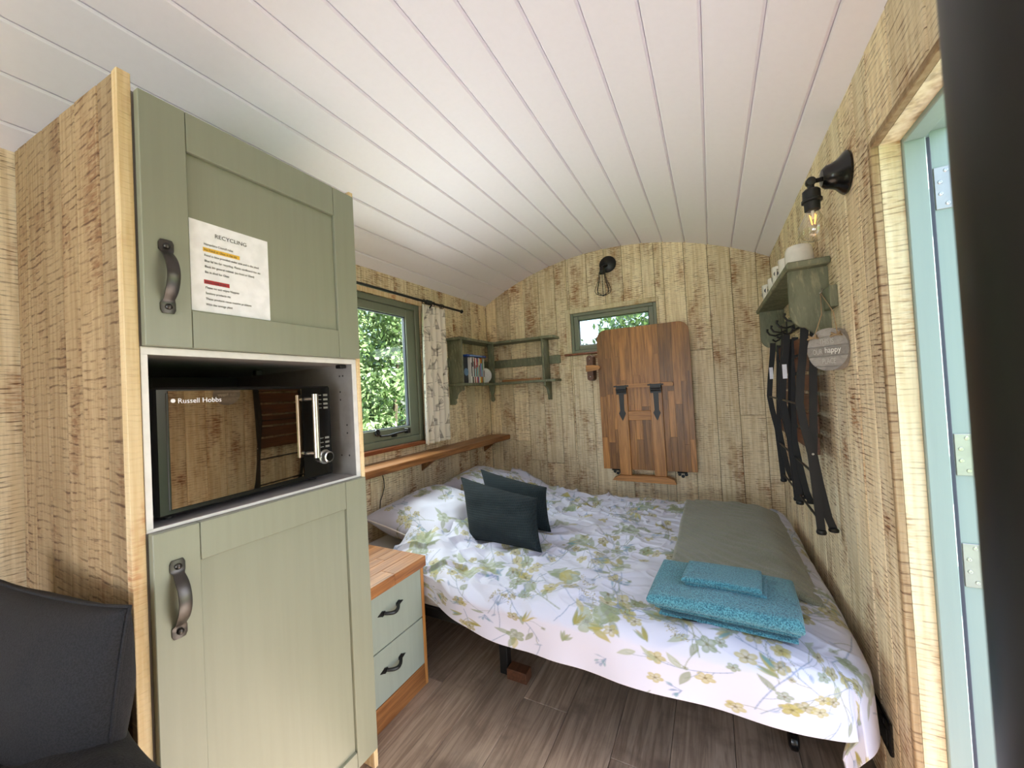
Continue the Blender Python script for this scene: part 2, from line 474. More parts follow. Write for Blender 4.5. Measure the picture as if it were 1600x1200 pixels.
def text(body, size, mat, parent, M4, depth=0.0004, align='LEFT', name='lettering', sx=1.0):
    cu = bpy.data.curves.new(name, 'FONT'); cu.body = body; cu.size = size; cu.align_x = align; cu.extrude = depth
    cu.resolution_u = 3
    t = bpy.data.objects.new('tmp_text', cu); col.objects.link(t)
    dg = bpy.context.evaluated_depsgraph_get(); dg.update()
    me = bpy.data.meshes.new_from_object(t.evaluated_get(dg)); bpy.data.objects.remove(t, do_unlink=True)
    me.transform(M4 @ Matrix.Diagonal((sx, 1, 1, 1))); me.materials.clear(); me.materials.append(mat)
    me.name = name
    o = bpy.data.objects.new(name, me); col.objects.link(o); o.parent = parent; OFF[o.name] = OFF.get(parent.name, Vector((0,0,0)))
    return o
def frame_matrix(o, x, y):
    x = Vector(x).normalized(); y = Vector(y).normalized(); z = x.cross(y)
    return Matrix(((x.x, y.x, z.x, o[0]), (x.y, y.y, z.y, o[1]), (x.z, y.z, z.z, o[2]), (0, 0, 0, 1)))

_G = np.random.RandomState(3).rand(8, 256, 256)
def vn(x, y, seed=0):
    g = _G[seed % 8]; xi = np.floor(x).astype(int); yi = np.floor(y).astype(int)
    fx = x - xi; fy = y - yi; fx = fx * fx * fx * (fx * (fx * 6 - 15) + 10); fy = fy * fy * fy * (fy * (fy * 6 - 15) + 10)
    a = g[yi % 256, xi % 256]; b = g[yi % 256, (xi + 1) % 256]; c = g[(yi + 1) % 256, xi % 256]; d = g[(yi + 1) % 256, (xi + 1) % 256]
    return a * (1 - fx) * (1 - fy) + b * fx * (1 - fy) + c * (1 - fx) * fy + d * fx * fy - 0.5
def sstep(a, b, x):
    t = np.clip((x - a) / (b - a), 0, 1); return t * t * (3 - 2 * t)

# ------------------------------------------------------------------ the shell
def plank_wall(parent, axis, face, sign, bounds, z0, top, holes, mat, split=0.35, seed=1, th=0.012):
    """upright planks; axis 'x' = wall of constant x running along y; sign = direction of the wall's face"""
    r = random.Random(seed); k = 0
    for a, b in zip(bounds[:-1], bounds[1:]):
        cuts = sorted({a, b} | {h for H in holes for h in H[:2] if a + 1e-4 < h < b - 1e-4})
        for s0, s1 in zip(cuts[:-1], cuts[1:]):
            mid = (s0 + s1) / 2; spans = [(z0, None)]
            for H in holes:
                if H[0] <= mid <= H[1]:
                    spans = []
                    if H[2] > z0 + 0.02: spans.append((z0, H[2]))
                    spans.append((H[3], None))
            out = []
            for (p, q) in spans:
                ref = q if q is not None else min(top(s0), top(s1))
                if ref - p > 0.9 and r.random() < split:
                    c = p + (ref - p) * r.uniform(0.25, 0.75); out += [(p, c), (c, q)]
                else: out.append((p, q))
            for (p, q) in out:
                g = 0.0010; c = 0.0028; pr = r.uniform(0, 0.0018)
                q0, q1 = (top(s0) + 0.008, top(s1) + 0.008) if q is None else (q - g, q - g)
                A = [(s0 + g, p + g), (s1 - g, p + g), (s1 - g, q1), (s0 + g, q0)]
                B = [(s0 + g + c, p + g + 0.001), (s1 - g - c, p + g + 0.001), (s1 - g - c, q1 - 0.001), (s0 + g + c, q0 - 0.001)]
                def at(s, z, d): return (face + sign * d, s, z) if axis == 'x' else (s, face + sign * d, z)
                vs = [at(s, z, -th) for s, z in A] + [at(s, z, pr - 0.0025) for s, z in A] + [at(s, z, pr) for s, z in B]
                fs = [(3, 2, 1, 0), (8, 9, 10, 11)]
                for i in range(4):
                    j = (i + 1) % 4; fs += [(i, j, 4 + j, 4 + i), (4 + i, 4 + j, 8 + j, 8 + i)]
                MB().add(vs, fs).build('plank', mat, parent); k += 1

def spaced(a, b, w, seed, jit=0.12):
    r = random.Random(seed); n = max(1, round((b - a) / w)); e = [a + (b - a) * i / n for i in range(n + 1)]
    return [e[0]] + [x + r.uniform(-jit, jit) * w for x in e[1:-1]] + [e[-1]]

# floor
fl = meta(MB().box(XL - 0.1, XR + 0.14, YB, D + 0.1, -0.06, -0.011).build('floor', M['dark']), 'grey brown wood laminate floor of the hut', 'floor', kind='structure')
fx = [-1.68, -1.515, -1.345, -1.18, -1.015, -0.851, -0.686, -0.516, -0.341, -0.177, -0.001, 0.17, XR + 0.05]
for i, (a, b) in enumerate(zip(fx[:-1], fx[1:])):
    ys = [YB]; y = YB + rnd.uniform(0.4, 1.2)
    while y < D - 0.2: ys.append(y); y += rnd.uniform(1.0, 1.4)
    ys.append(D)
    for p, q in zip(ys[:-1], ys[1:]):
        MB().box(a + 0.0006, b - 0.0006, p + 0.0006, q - 0.0006, -0.012, 0.0, 0.0015).build('plank', M['floor'], fl)

# left wall with window opening
W1 = (1.02, 1.955, 0.855, 1.735)
wl = MB()
for (a, b, c, d) in ((YB, W1[0], -0.05, 2.0), (W1[1], D + 0.1, -0.05, 2.0), (W1[0], W1[1], -0.05, W1[2]), (W1[0], W1[1], W1[3], 2.0)):
    wl.box(XL - 0.07, XL - 0.012, a, b, c, d)
wall_left = meta(wl.build('wall_left', M['dark']), 'whitewashed rough sawn plank wall with the large window', 'wall', kind='structure')
plank_wall(wall_left, 'x', XL, 1, spaced(0.0, 0.86, 0.13, 4) + spaced(0.86, 1.02, 0.16, 5)[1:] + spaced(1.02, D, 0.118, 6)[1:], 0.0, lambda s: ZS + 0.004, [W1], M['plank'], 0.3, 11)
plank_wall(wall_left, 'x', XL, 1, [YB, 0.0], 0.0, lambda s: ZS + 0.004, [], M['plank'], 0.0, 12)

# end wall with window opening
W2 = (-0.93, -0.308, 1.402, 1.705)
wb = MB()
for (a, b, c, d) in ((XL - 0.1, W2[0], -0.05, ZA + .1), (W2[1], XR + 0.14, -0.05, ZA + .1), (W2[0], W2[1], -0.05, W2[2]), (W2[0], W2[1], W2[3], ZA + .1)):
    wb.box(a, b, D + 0.012, D + 0.07, c, d)
wall_back = meta(wb.build('wall_back', M['dark']), 'arched end wall of whitewashed rough sawn planks behind the bed', 'wall', kind='structure')
ex = [XL, -1.58, -1.452, -1.318, -1.182, -1.042, -0.943, -0.784, -0.651, -0.523, -0.392, -0.251, -0.12, 0.019, 0.148, 0.284, XR]
plank_wall(wall_back, 'y', D, -1, ex, 0.0, arch, [W2], M['plank'], 0.6, 21)

# right wall with door opening
DR = (0.42, 1.17, 0.0, 1.655)
wr = MB()
for (a, b, c, d) in ((YB, DR[0], -0.05, 2.0), (DR[1], D + 0.1, -0.05, 2.0), (DR[0], DR[1], DR[3], 2.0)):
    wr.box(XR + 0.012, XR + 0.05, a, b, c, d)
wall_right = meta(wr.build('wall_right', M['dark']), 'whitewashed rough sawn plank wall with the doorway', 'wall', kind='structure')
plank_wall(wall_right, 'x', XR, -1, [YB, 0.0] + spaced(0.0, DR[1], 0.13, 31)[1:] + spaced(DR[1], D, 0.102, 32)[1:], 0.0, lambda s: ZS + 0.004, [DR], M['plank'], 0.2, 33)

# unseen rear wall with an opening added for the rear fill lamp
wf = MB()
for (a, b, c, d) in ((XL - 0.1, -1.31, -0.05, ZA + .1), (-0.01, XR + 0.14, -0.05, ZA + .1), (-1.31, -0.01, -0.05, 0.9), (-1.31, -0.01, 1.8, ZA + .1)):
    wf.box(a, b, YB - 0.06, YB, c, d)
meta(wf.build('wall_front', M['plank']), 'plank wall closing the unseen end of the hut', 'wall', kind='structure')

# ceiling: curved backing and white boards, each its own board
def arc_pt(t, r): return (XC + r * math.sin(t), ZC + r * math.cos(t))
tmax = math.asin((XR - XL) / 2 / RR) + 0.028
cb = MB(); N = 32; vs = []
for i in range(N + 1):
    t = -tmax + 2 * tmax * i / N
    for r in (RR + 0.012, RR + 0.05):
        x, z = arc_pt(t, r)
        for y in (YB - 0.05, D + 0.09): vs.append((x, y, z))
fs = []
for i in range(N):
    b = i * 4; fs += [(b, b + 1, b + 5, b + 4), (b + 2, b + 6, b + 7, b + 3)]
cb.add(vs, fs)
ceiling = meta(cb.build('ceiling', M['ceiling']), 'barrel vaulted ceiling of white painted boards', 'ceiling', kind='structure')
nb = 16
for i in range(nb):
    t0 = -tmax + 2 * tmax * i / nb; t1 = -tmax + 2 * tmax * (i + 1) / nb
    joints = [YB]
    joints += [rnd.choice((2.42, 2.5, 2.46))] if i % 2 == 0 else ([rnd.uniform(-1.2, -.4)])
    joints.append(D + 0.03)
    for y0, y1 in zip(joints[:-1], joints[1:]):
        gap = 0.0012 / RR; ch = 0.0055 / RR; S = 4
        prof = [arc_pt(t0 + gap, RR + 0.012), arc_pt(t0 + gap, RR + 0.0055)]
        for k in range(S + 1): prof.append(arc_pt(t0 + gap + ch + (t1 - t0 - 2 * gap - 2 * ch) * k / S, RR))
        prof += [arc_pt(t1 - gap, RR + 0.0055), arc_pt(t1 - gap, RR + 0.012)]
        MB().prism(prof, lambda a, b, d: (a, d, b), y0 + 0.0006, y1 - 0.0006).build('board', M['ceiling'], ceiling)

# ------------------------------------------------------------------ windows
def ring(mb, fn, o, i, d0, d1):
    """rectangular ring in a plane; o,i = (a0,a1,b0,b1)"""
    for (a0, a1, b0, b1) in ((o[0], i[0], o[2], o[3]), (i[1], o[1], o[2], o[3]), (i[0], i[1], o[2], i[2]), (i[0], i[1], i[3], o[3])):
        p = [fn(a, b, d) for a in (a0, a1) for b in (b0, b1) for d in (d0, d1)]
        xs = [q[0] for q in p]; ys = [q[1] for q in p]; zs = [q[2] for q in p]
        mb.box(min(xs), max(xs), min(ys), max(ys), min(zs), max(zs), 0.003)
    return mb
def window(name, label, fn, hole, outer, sash, pane):
    w = thing(name, label, 'window', fn((hole[0] + hole[1]) / 2, hole[2], 0), kind='structure')
    ring(MB(), fn, hole, outer, -0.07, -0.004).build('frame', M['frame_green'], w)
    ring(MB(), fn, outer, sash, -0.055, -0.014).build('sash', M['frame_green'], w)
    s2 = (sash[0] + 0.006, sash[1] - 0.006, sash[2] + 0.006, sash[3] - 0.006)
    ring(MB(), fn, sash, s2, -0.046, -0.024).build('seal', M['rubber'], w)
    p = [fn(a, b, d) for a in s2[:2] for b in s2[2:] for d in (-0.038, -0.034)]
    MB().box(min(q[0] for q in p), max(q[0] for q in p), min(q[1] for q in p), max(q[1] for q in p), min(q[2] for q in p), max(q[2] for q in p)).build('pane', M['glass'], w)
    return w
fL = lambda a, b, d: (XL + d, a, b)
w1 = window('window_1', 'large green framed casement window beside the tall cabinet', fL, W1, (W1[0] + .045, 1.912, .895, 1.697), (W1[0] + .095, 1.838, .957, 1.648), None)
t1 = MB()
t1.box(XL, XL + 0.006, W1[0] - 0.02, W1[1] + 0.02, W1[3], W1[3] + 0.028, 0.002)
t1.build('trim', M['plank_edge'], w1)
MB().box(XL - 0.03, XL + 0.035, W1[0] - 0.03, W1[1] + 0.02, W1[2] - 0.022, W1[2] + 0.001, 0.003).build('sill', M['redwood'], w1)
st = MB()
cx, cy, cz = XL + 0.012, 1.54, 0.945
sp = [(cx, cy + 0.020 * (1 - k / 26) * math.cos(-k * 0.42 + 2.2) + 0.0, cz + 0.020 * (1 - k / 26) * math.sin(-k * 0.42 + 2.2)) for k in range(20)][::-1]
sp += [(cx, 1.565, 0.925), (cx, 1.62, 0.922), (cx, 1.70, 0.930), (cx, 1.79, 0.934)]
st.tube(sp, 0.0055, 8)
st.box(XL - 0.012, XL + 0.014, 1.665, 1.69, 0.908, 0.93, 0.002); st.box(XL - 0.012, XL + 0.018, 1.775, 1.80, 0.918, 0.948, 0.002)
st.build('window_stay', M['black'], w1)

fB = lambda a, b, d: (a, D - d, b)
w2 = window('window_2', 'small green framed window high in the end wall', fB, W2, (W2[0] + .022, W2[1] - .022, W2[2] + .022, W2[3] - .022), (-.873, -.362, 1.458, 1.652), None)
t2 = MB(); ring(t2, fB, (W2[0] - .036, W2[1] + .016, W2[2] - 0.0, W2[3] + .034), W2, 0.0, 0.008)
t2.build('trim', M['plank_door'], w2)
MB().box(-0.985, -0.30, D - 0.03, D + 0.01, 1.384, 1.40, 0.003).build('sill', M['redwood'], w2)
MB().tube([(-.70, D - .004, 1.45), (-.72, D - .02, 1.462), (-.735, D - .024, 1.48), (-.728, D - .024, 1.498), (-.71, D - .024, 1.495)], 0.005, 8).build('window_stay', M['black'], w2)

# ------------------------------------------------------------------ doorway
d1 = thing('door_1', 'doorway with pale green frame, wooden lining and three steel hinges', 'door', (XR + 0.05, DR[1], 0), kind='structure')
MB().box(XR - 0.003, XR + 0.012, DR[1] - 0.004, DR[1] + 0.012, 0, DR[3] + 0.012, 0.002).build('trim', M['plank_cab'], d1)
MB().box(XR - 0.003, XR + 0.012, DR[0], DR[1] - 0.005, DR[3] - 0.004, DR[3] + 0.012, 0.002).build('trim', M['plank_cab'], d1)
MB().box(XR + 0.0125, XR + 0.0495, DR[1] - 0.003, DR[1] + 0.012, 0, DR[3]).build('lining', M['plank_door'], d1)
MB().box(XR + 0.0125, XR + 0.0495, DR[0], DR[1] - 0.004, DR[3] - 0.003, DR[3] + 0.012).build('lining', M['plank_door'], d1)
MB().box(XR + 0.0125, XR + 0.0495, DR[0] - 0.012, DR[0] + 0.003, 0, DR[3]).build('lining', M['plank_door'], d1)
fx0 = XR + 0.050
MB().box(fx0, fx0 + 0.037, DR[1] - 0.012, DR[1] + 0.03, 0, DR[3] + 0.02, 0.002).build('jamb', M['door_green'], d1)
MB().box(fx0 + 0.0475, fx0 + 0.085, DR[1] + 0.002, DR[1] + 0.03, 0, DR[3] + 0.02).build('jamb', M['door_green'], d1)
MB().box(fx0 + 0.0372, fx0 + 0.047, DR[1] - 0.0025, DR[1] + 0.006, 0, DR[3] - 0.01, 0.002).build('seal', M['rubber'], d1)
MB().box(fx0, fx0 + 0.037, DR[0] - 0.03, DR[1] - 0.013, DR[3] - 0.014, DR[3] + 0.02, 0.002).build('head', M['door_green'], d1)
MB().box(fx0 + 0.041, fx0 + 0.085, DR[0] - 0.03, DR[1] + 0.002, DR[3] + 0.002, DR[3] + 0.02, 0.002).build('head', M['door_green'], d1)
MB().box(fx0, fx0 + 0.085, DR[0] - 0.03, DR[0] + 0.012, 0, DR[3] - 0.015, 0.002).build('jamb', M['door_green'], d1)
MB().box(XR + 0.0, fx0 + 0.1, DR[0], DR[1], -0.03, 0.012, 0.003).build('threshold', M['oak'], d1)
for (za, zb) in ((1.482, 1.574), (0.905, 0.994), (0.668, 0.760)):
    hg = MB().box(fx0 + 0.049, fx0 + 0.076, DR[1] - 0.0005, DR[1] + 0.004, za, zb, 0.0008)
    hg.tube([(fx0 + 0.081, DR[1] + 0.0, za), (fx0 + 0.081, DR[1] + 0.0, zb)], 0.006, 10)
    h = hg.build('hinge', M['zinc'], d1)
    for k, (dx, f) in enumerate(((0.068, .1), (0.058, .36), (0.058, .64), (0.068, .88))):
        MB().lathe([(0, 0.0), (0.0045, 0.0), (0.0035, 0.0012), (0.0016, 0.0013), (0.0014, 0.0004), (0, 0.0004)], 10,
                   frame_matrix((fx0 + dx, DR[1] - 0.0005, zb - (zb - za) * f), (1, 0, 0), (0, 0, 1))).build('screw', M['steel'], h)

# outside ground
gr = MB().box(-30, 30, -30, 30, -0.75, -0.6).build('ground', M['grass']); meta(gr, 'grass ground around the hut', 'ground', kind='structure')
pa = MB().box(0.62, 4.2, -2.6, 3.4, -0.60, -0.42, .01).build('reflector', M['stone']); meta(pa, 'added dull grey stone terrace outside the doorway', 'reflector', kind='structure')  # added slab, unseen, giving neutral bounce light instead of green from the grass

# ------------------------------------------------------------------ tall cabinet
CX = -0.985
cab = thing('tall_cabinet', 'tall sage green cabinet with plank sides and an open microwave niche', 'cabinet', (-1.33, 0.58, 0))
def zt_side(x): return 1.803 + (CX - x) / (CX - (-1.652)) * 0.069
# near side: rough planks
sp_ = MB().box(XL + 0.01, CX - 0.012, 0.317, 0.324, 0.0, 1.78).build('side_panel', M['pine'], cab)
xs = [XL + 0.006, -1.645, -1.565, -1.44, -1.315, -1.215, -1.085, CX]
for i, (a, b) in enumerate(zip(xs[:-1], xs[1:])):
    g = 0.0012; c = 0.0032 if i < len(xs) - 2 else 0.001; pr = rnd.uniform(0, 0.0015)
    za, zb_ = zt_side(a), zt_side(b)
    A = [(a + g, 0), (b - g, 0), (b - g, zb_), (a + g, za)]; B = [(a + g + c, 0), (b - g - c, 0), (b - g - c, zb_ - .001), (a + g + c, za - .001)]
    vs = [(x, 0.3165, z) for x, z in A] + [(x, 0.3075 - pr, z) for x, z in A] + [(x, 0.305 - pr, z) for x, z in B]
    fs = [(3, 2, 1, 0), (8, 9, 10, 11)]
    for k in range(4):
        j = (k + 1) % 4; fs += [(k, j, 4 + j, 4 + k), (4 + k, 4 + j, 8 + j, 8 + k)]
    MB().add(vs, fs).build('plank', M['plank_cab'], sp_)
MB().box(CX - 0.022, CX + 0.001, 0.3035, 0.3245, 0.0, 1.806, 0.001).build('edge_strip', M['plank_edge'], cab)
# far side
MB().box(XL + 0.01, CX + 0.001, 0.8375, 0.852, 0.0, 1.798, 0.001).build('side_panel', M['plank_edge'], cab)
# white carcass
cc = MB()
cx0 = XL + 0.03
cc.box(cx0, CX - 0.004, 0.326, 0.337, 0.06, 1.775); cc.box(cx0, CX - 0.004, 0.822, 0.837, 0.06, 1.775)
cc.box(cx0, CX - 0.004, 0.337, 0.822, 1.249, 1.268); cc.box(cx0, CX - 0.004, 0.337, 0.822, 0.884, 0.905)
cc.box(cx0, CX - 0.02, 0.337, 0.822, 1.757, 1.775); cc.box(cx0, CX - 0.02, 0.337, 0.822, 0.06, 0.08)
cc.build('carcass', M['grey_board'], cab)
for b in ((0.326, 0.337, 0.905, 1.249), (0.822, 0.837, 0.905, 1.249), (0.326, 0.837, 1.249, 1.2645), (0.326, 0.837, 0.8985, 0.905)):
    MB().box(CX - 0.004, CX - 0.001, *b, 0.0005).build('edging', M['white'], cab)
MB().box(cx0 + .01, cx0 + .018, 0.338, 0.821, 0.906, 1.248).build('shade_panel', M['black_matt'], cab)  # black sheet standing in for the deep shade at the niche back
MB().box(cx0, CX - 0.06, 0.326, 0.837, 0.0, 0.06).build('plinth', M['pine'], cab)
hb = MB()
for (x, z) in ((-1.03, 1.24), (-1.045, 1.215), (-1.03, 1.215), (-1.045, 1.165), (-1.045, 1.14), (-1.02, 1.06), (-1.02, 1.035), (-1.05, .965), (-1.015, .965)):
    hb.lathe([(0, 0), (0.003, 0), (0.003, 0.0006), (0, 0.0006)], 8, frame_matrix((x, 0.8223, z), (1, 0, 0), (0, 0, 1)))
o = hb.build('shelf_holes', M['black'], cab); o['kind'] = 'stuff'
MB().box(-1.035, -1.01, 0.80, 0.821, 1.238, 1.249, 0.002).build('catch', M['black'], cab)
MB().box(-1.30, -1.28, 0.70, 0.72, 1.232, 1.249, 0.002).build('catch', M['black'], cab)

def door_handle(parent, y, zt, zb):
    h = MB()
    zm = (zt + zb) / 2; L = zt - zb; n = 22
    fr = lambda a, b, d: (CX + 0.019 + a, d, b)
    path = []; ws = []
    V = []; F = []
    for k in range(n + 1):
        f = k / n; z = zt - L * f
        e = min(f, 1 - f)
        if e < 0.16: x = 0.003
        else: x = 0.003 + 0.030 * math.sin(math.pi * (e - 0.16) / 0.68) ** 0.75 if e > 0.16 else 0.003
        w = 0.0125 if e < 0.15 else 0.0125 - 0.004 * math.sin(math.pi * min(1, (e - 0.15) / 0.1)) if e < 0.25 else 0.0105
        if f < 0.03 or f > 0.97: w *= 0.75
        V += [(CX + 0.019 + x - 0.003, y - w, z), (CX + 0.019 + x, y - w, z), (CX + 0.019 + x + 0.0025, y, z), (CX + 0.019 + x, y + w, z), (CX + 0.019 + x - 0.003, y + w, z)]
    for k in range(n):
        for j in range(5):
            F.append((k * 5 + j, k * 5 + (j + 1) % 5, (k + 1) * 5 + (j + 1) % 5, (k + 1) * 5 + j))
    F += [tuple(range(5)), tuple(n * 5 + j for j in range(5))]
    h.add(V, F, True)
    for z in (zt - 0.013, zb + 0.013):
        h.lathe([(0.0062, 0.0), (0.006, 0.0035), (0.0035, 0.0058), (0, 0.0064)], 12, frame_matrix((CX + 0.023, y, z), (0, 1, 0), (0, 0, 1)))
    return h.build('handle', M['pewter'], parent, sharp=50)
def shaker_door(y0, y1, z0, z1, iy0, iy1, iz0, iz1, hy, hz1, hz0):
    d = MB().box(CX - 0.001, CX + 0.008, y0 + 0.01, y1 - 0.01, z0 + 0.01, z1 - 0.01).build('door', M['sage'], cab)
    for (a, b) in ((y0, iy0), (iy1, y1)):
        MB().box(CX + 0.0, CX + 0.019, a, b - 0.0005, z0, z1, 0.0012).build('stile', M['sage'], d)
    for (a, b) in ((z0, iz0), (iz1, z1)):
        MB().box(CX + 0.0, CX + 0.019, iy0 + 0.0005, iy1 - 0.001, a, b, 0.0012).build('rail', M['sage'], d)
    MB().box(CX + 0.006, CX + 0.010, iy0 + 0.0005, iy1 - 0.001, iz0 + .0005, iz1 - .0005).build('panel', M['sage'], d)
    door_handle(d, hy, hz1, hz0)
shaker_door(0.328, 0.838, 1.265, 1.774, 0.405, 0.765, 1.345, 1.688, 0.364, 1.482, 1.332)
shaker_door(0.328, 0.838, 0.072, 0.898, 0.405, 0.765, 0.120, 0.820, 0.364, 0.838, 0.684)

# notice
np_ = thing('recycling_notice', 'white printed recycling notice stuck on the upper cabinet door', 'notice', (CX + 0.0105, 0.49, 1.35))
MB().box(CX + 0.0102, CX + 0.0112, 0.408, 0.572, 1.348, 1.548, 0.0).build('sheet', M['paper'], np_)
def line(txt, y, z, s, mat=None, align='LEFT', sx=1.0):
    return text(txt, s, mat or M['ink'], np_, Matrix.Translation(-OFF[np_.name]) @ frame_matrix((CX + 0.0116, y, z), (0, 1, 0), (0, 0, 1)), 0.0002, align, sx=sx)
line('RECYCLING', 0.489, 1.519, 0.0125, None, 'CENTER')
rows = [(1.497, 'Hampshire Council rules'), (1.4845, 'No Food or Glass in the bin'), (1.472, 'Food in bins provided under sink and in the shed'), (1.4595, 'Blue lid bin for recycling. Plastic cardboard tins etc'),
        (1.447, 'Black bin general rubbish (no food or Glass)'), (1.4345, 'Bin in shed for Glass'), (1.4125, 'Septic Tank Rules'), (1.400, 'Please no wet wipes Nappies'), (1.3875, 'Sanitary products etc'),
        (1.375, 'These products cause massive problems'), (1.3625, 'With the sewage plant')]
for z, t in rows: line(t, 0.434, z, 0.0072, sx=0.80)
MB().box(CX + 0.0111, CX + 0.0115, 0.432, 0.506, 1.4825, 1.4915).build('highlight', M['yellow_ink'], np_)
MB().box(CX + 0.0111, CX + 0.0115, 0.432, 0.482, 1.4105, 1.4195).build('highlight', M['red_ink'], np_)

# ------------------------------------------------------------------ microwave (turned a little in its niche)
ma = math.radians(5.3)
mw = thing('microwave', 'black microwave oven with mirrored door in the cabinet niche', 'microwave', (-1.0, 0.348, 0.905), (0, 0, ma), local=True)
# local: y along the front 0..0.44, x out of the front (0 = face), z up
Wm, H0, H1 = 0.437, 0.012, 0.279
MB().box(-0.33, -0.016, 0.004, Wm - 0.004, H0 + 0.004, H1 - 0.002, 0.004).build('body', M['black_gloss'], mw)
MB().box(-0.016, 0.0, 0.0, Wm, H0, H1, 0.005).build('front_frame', M['black_gloss'], mw)
od = MB().box(-0.002, 0.0015, 0.020, 0.272, H0 + 0.012, H1 - 0.012, 0.001).build('door', M['black_gloss'], mw)
MB().box(0.0012, 0.0022, 0.024, 0.335, H0 + 0.014, H1 - 0.008).build('door_glass', M['oven_glass'], od)
hd = MB()
hd.tube([(0.034, 0.352, 0.075), (0.034, 0.352, 0.255)], 0.0085, 14)
for z in (0.088, 0.242): hd.tube([(0.0, 0.346, z), (0.034, 0.352, z)], 0.005, 10)
hd.build('handle', M['steel'], od)
kb = MB().lathe([(0.021, 0), (0.021, 0.004), (0.0165, 0.005), (0.0165, 0.020), (0.013, 0.022), (0.0125, 0.0205), (0, 0.0205)], 24, frame_matrix((0.0, 0.405, 0.068), (0, 1, 0), (0, 0, 1)))
kb.build('dial', M['steel'], mw)
MB().lathe([(0, 0), (0.0122, 0), (0.0122, 0.0012), (0, 0.0012)], 20, frame_matrix((0.0205, 0.405, 0.068), (0, 1, 0), (0, 0, 1))).build('dial_cap', M['black_gloss'], mw)
for k, z in enumerate((0.252, 0.239, 0.226, 0.214)):
    MB().box(0.0, 0.0012, 0.409, 0.424, z - 0.003, z + 0.003).build('button', M['zinc'], mw)
    MB().box(0.0, 0.0009, 0.383, 0.402, z - 0.001, z + 0.001).build('marking', M['zinc'], mw)
for k, z in enumerate((0.124, 0.111, 0.098)):
    MB().box(0.0, 0.0012, 0.410, 0.424, z - 0.003, z + 0.003).build('button', M['zinc'], mw)
    MB().box(0.0, 0.0009, 0.384, 0.404, z - 0.001, z + 0.001).build('marking', M['zinc'], mw)
for (x, y) in ((-0.05, 0.04), (-0.05, 0.40), (-0.28, 0.04), (-0.28, 0.40)):
    MB().lathe([(0.012, 0.0), (0.012, H0 + 0.006)], 12, Matrix.Translation((x, y, 0))).build('foot', M['black'], mw)
MB().lathe([(0, 0), (0.0042, 0), (0.0042, 0.0006), (0, 0.0006)], 16, frame_matrix((0.0024, 0.032, H1 - 0.0285), (0, 1, 0), (0, 0, 1))).build('logo', M['paper'], mw)
text('Russell Hobbs', 0.0150, M['paper'], mw, frame_matrix((0.0026, 0.040, H1 - 0.034), (0, 1, 0), (0, 0, 1)), 0.0002, sx=1.0)

# ------------------------------------------------------------------ bedside drawers
ns = thing('bedside_drawers', 'low bedside chest with two grey green drawers and an oak top', 'drawers', (-1.35, 1.02, 0))
NX = -1.068
MB().box(XL + 0.02, NX - 0.018, 0.865, 1.172, 0.085, 0.458).build('carcass', M['pine'], ns)
MB().box(XL + 0.02, NX + 0.002, 1.172, 1.187, 0.0, 0.459, 0.001).build('side_panel', M['oak_v'], ns)
MB().box(XL + 0.02, NX + 0.001, 0.865, 1.171, 0.0, 0.083, 0.001).build('plinth', M['oak'], ns)
tp = MB().box(XL + 0.015, NX - 0.03, 0.87, 1.18, 0.4595, 0.470).build('top', M['oak'], ns)
tx = [XL + 0.012, -1.60, -1.55, -1.495, -1.44, -1.39, -1.335, -1.28, -1.23, -1.18, -1.125, NX + 0.012]
for a, b in zip(tx[:-1], tx[1:]):
    c = rnd.uniform(0.95, 1.12)
    for p, q in ((0.862, c), (c, 1.194)):
        MB().box(a + .0002, b - .0002, p + .0002, q - .0002, 0.4595, 0.4995, 0.0012).build('stave', M['oak'], tp)
for (z0, z1, zh) in ((0.268, 0.457, 0.385), (0.086, 0.264, 0.190)):
    dr = MB().box(NX - 0.018, NX + 0.002, 0.868, 1.1705, z0, z1, 0.0015).build('drawer', M['sage_blue'], ns)
    h = MB(); y0, y1 = 0.955, 1.06; x = NX + 0.003
    pts = [(x + 0.004 + 0.020 * math.sin(math.pi * k / 10), y0 + 0.018 + (y1 - y0 - 0.036) * k / 10, zh - 0.006 * math.sin(math.pi * k / 10)) for k in range(11)]
    h.tube(pts, [0.0052 + 0.0015 * math.sin(math.pi * k / 10) for k in range(11)], 8)
    for (yc, s) in ((y0 + 0.012, -1), (y1 - 0.012, 1)):
        poly = [(0.014 * s * -1, -0.005), (0.014 * s * -1, 0.005), (0.0, 0.010), (0.006 * s, 0.006), (0.020 * s, 0.0), (0.006 * s, -0.006), (0.0, -0.010)]
        h.prism(poly, lambda a, b, d, yc=yc: (d, yc + a, zh + b), NX + 0.001, NX + 0.0055)
    h.build('handle', M['black'], dr)

# ------------------------------------------------------------------ oak ledge under the window
ld = thing('oak_ledge', 'long narrow oak ledge under the window beside the bed', 'shelf', (-1.6, 2.0, 0.75))
MB().box(XL + 0.001, -1.502, 0.86, D - 0.004, 0.748, 0.786, 0.004).build('board', M['oak'], ld)
for y in (1.9, 2.66): MB().prism([(XL + .001, 0.747), (-1.55, 0.747), (-1.57, 0.735), (XL + .001, 0.66)], lambda a, b, d: (a, d, b), y, y + 0.02).build('bracket', M['oak'], ld)
cord = MB().tube([(-1.655, 1.535, 0.75), (-1.650, 1.545, 0.72), (-1.655, 1.56, 0.68), (-1.66, 1.565, 0.64), (-1.665, 1.555, 0.6), (-1.668, 1.54, 0.57), (-1.668, 1.53, 0.5)], 0.0025, 6).build('cable', M['black'])
meta(cord, 'thin black cable hanging down the wall below the oak ledge', 'cable')

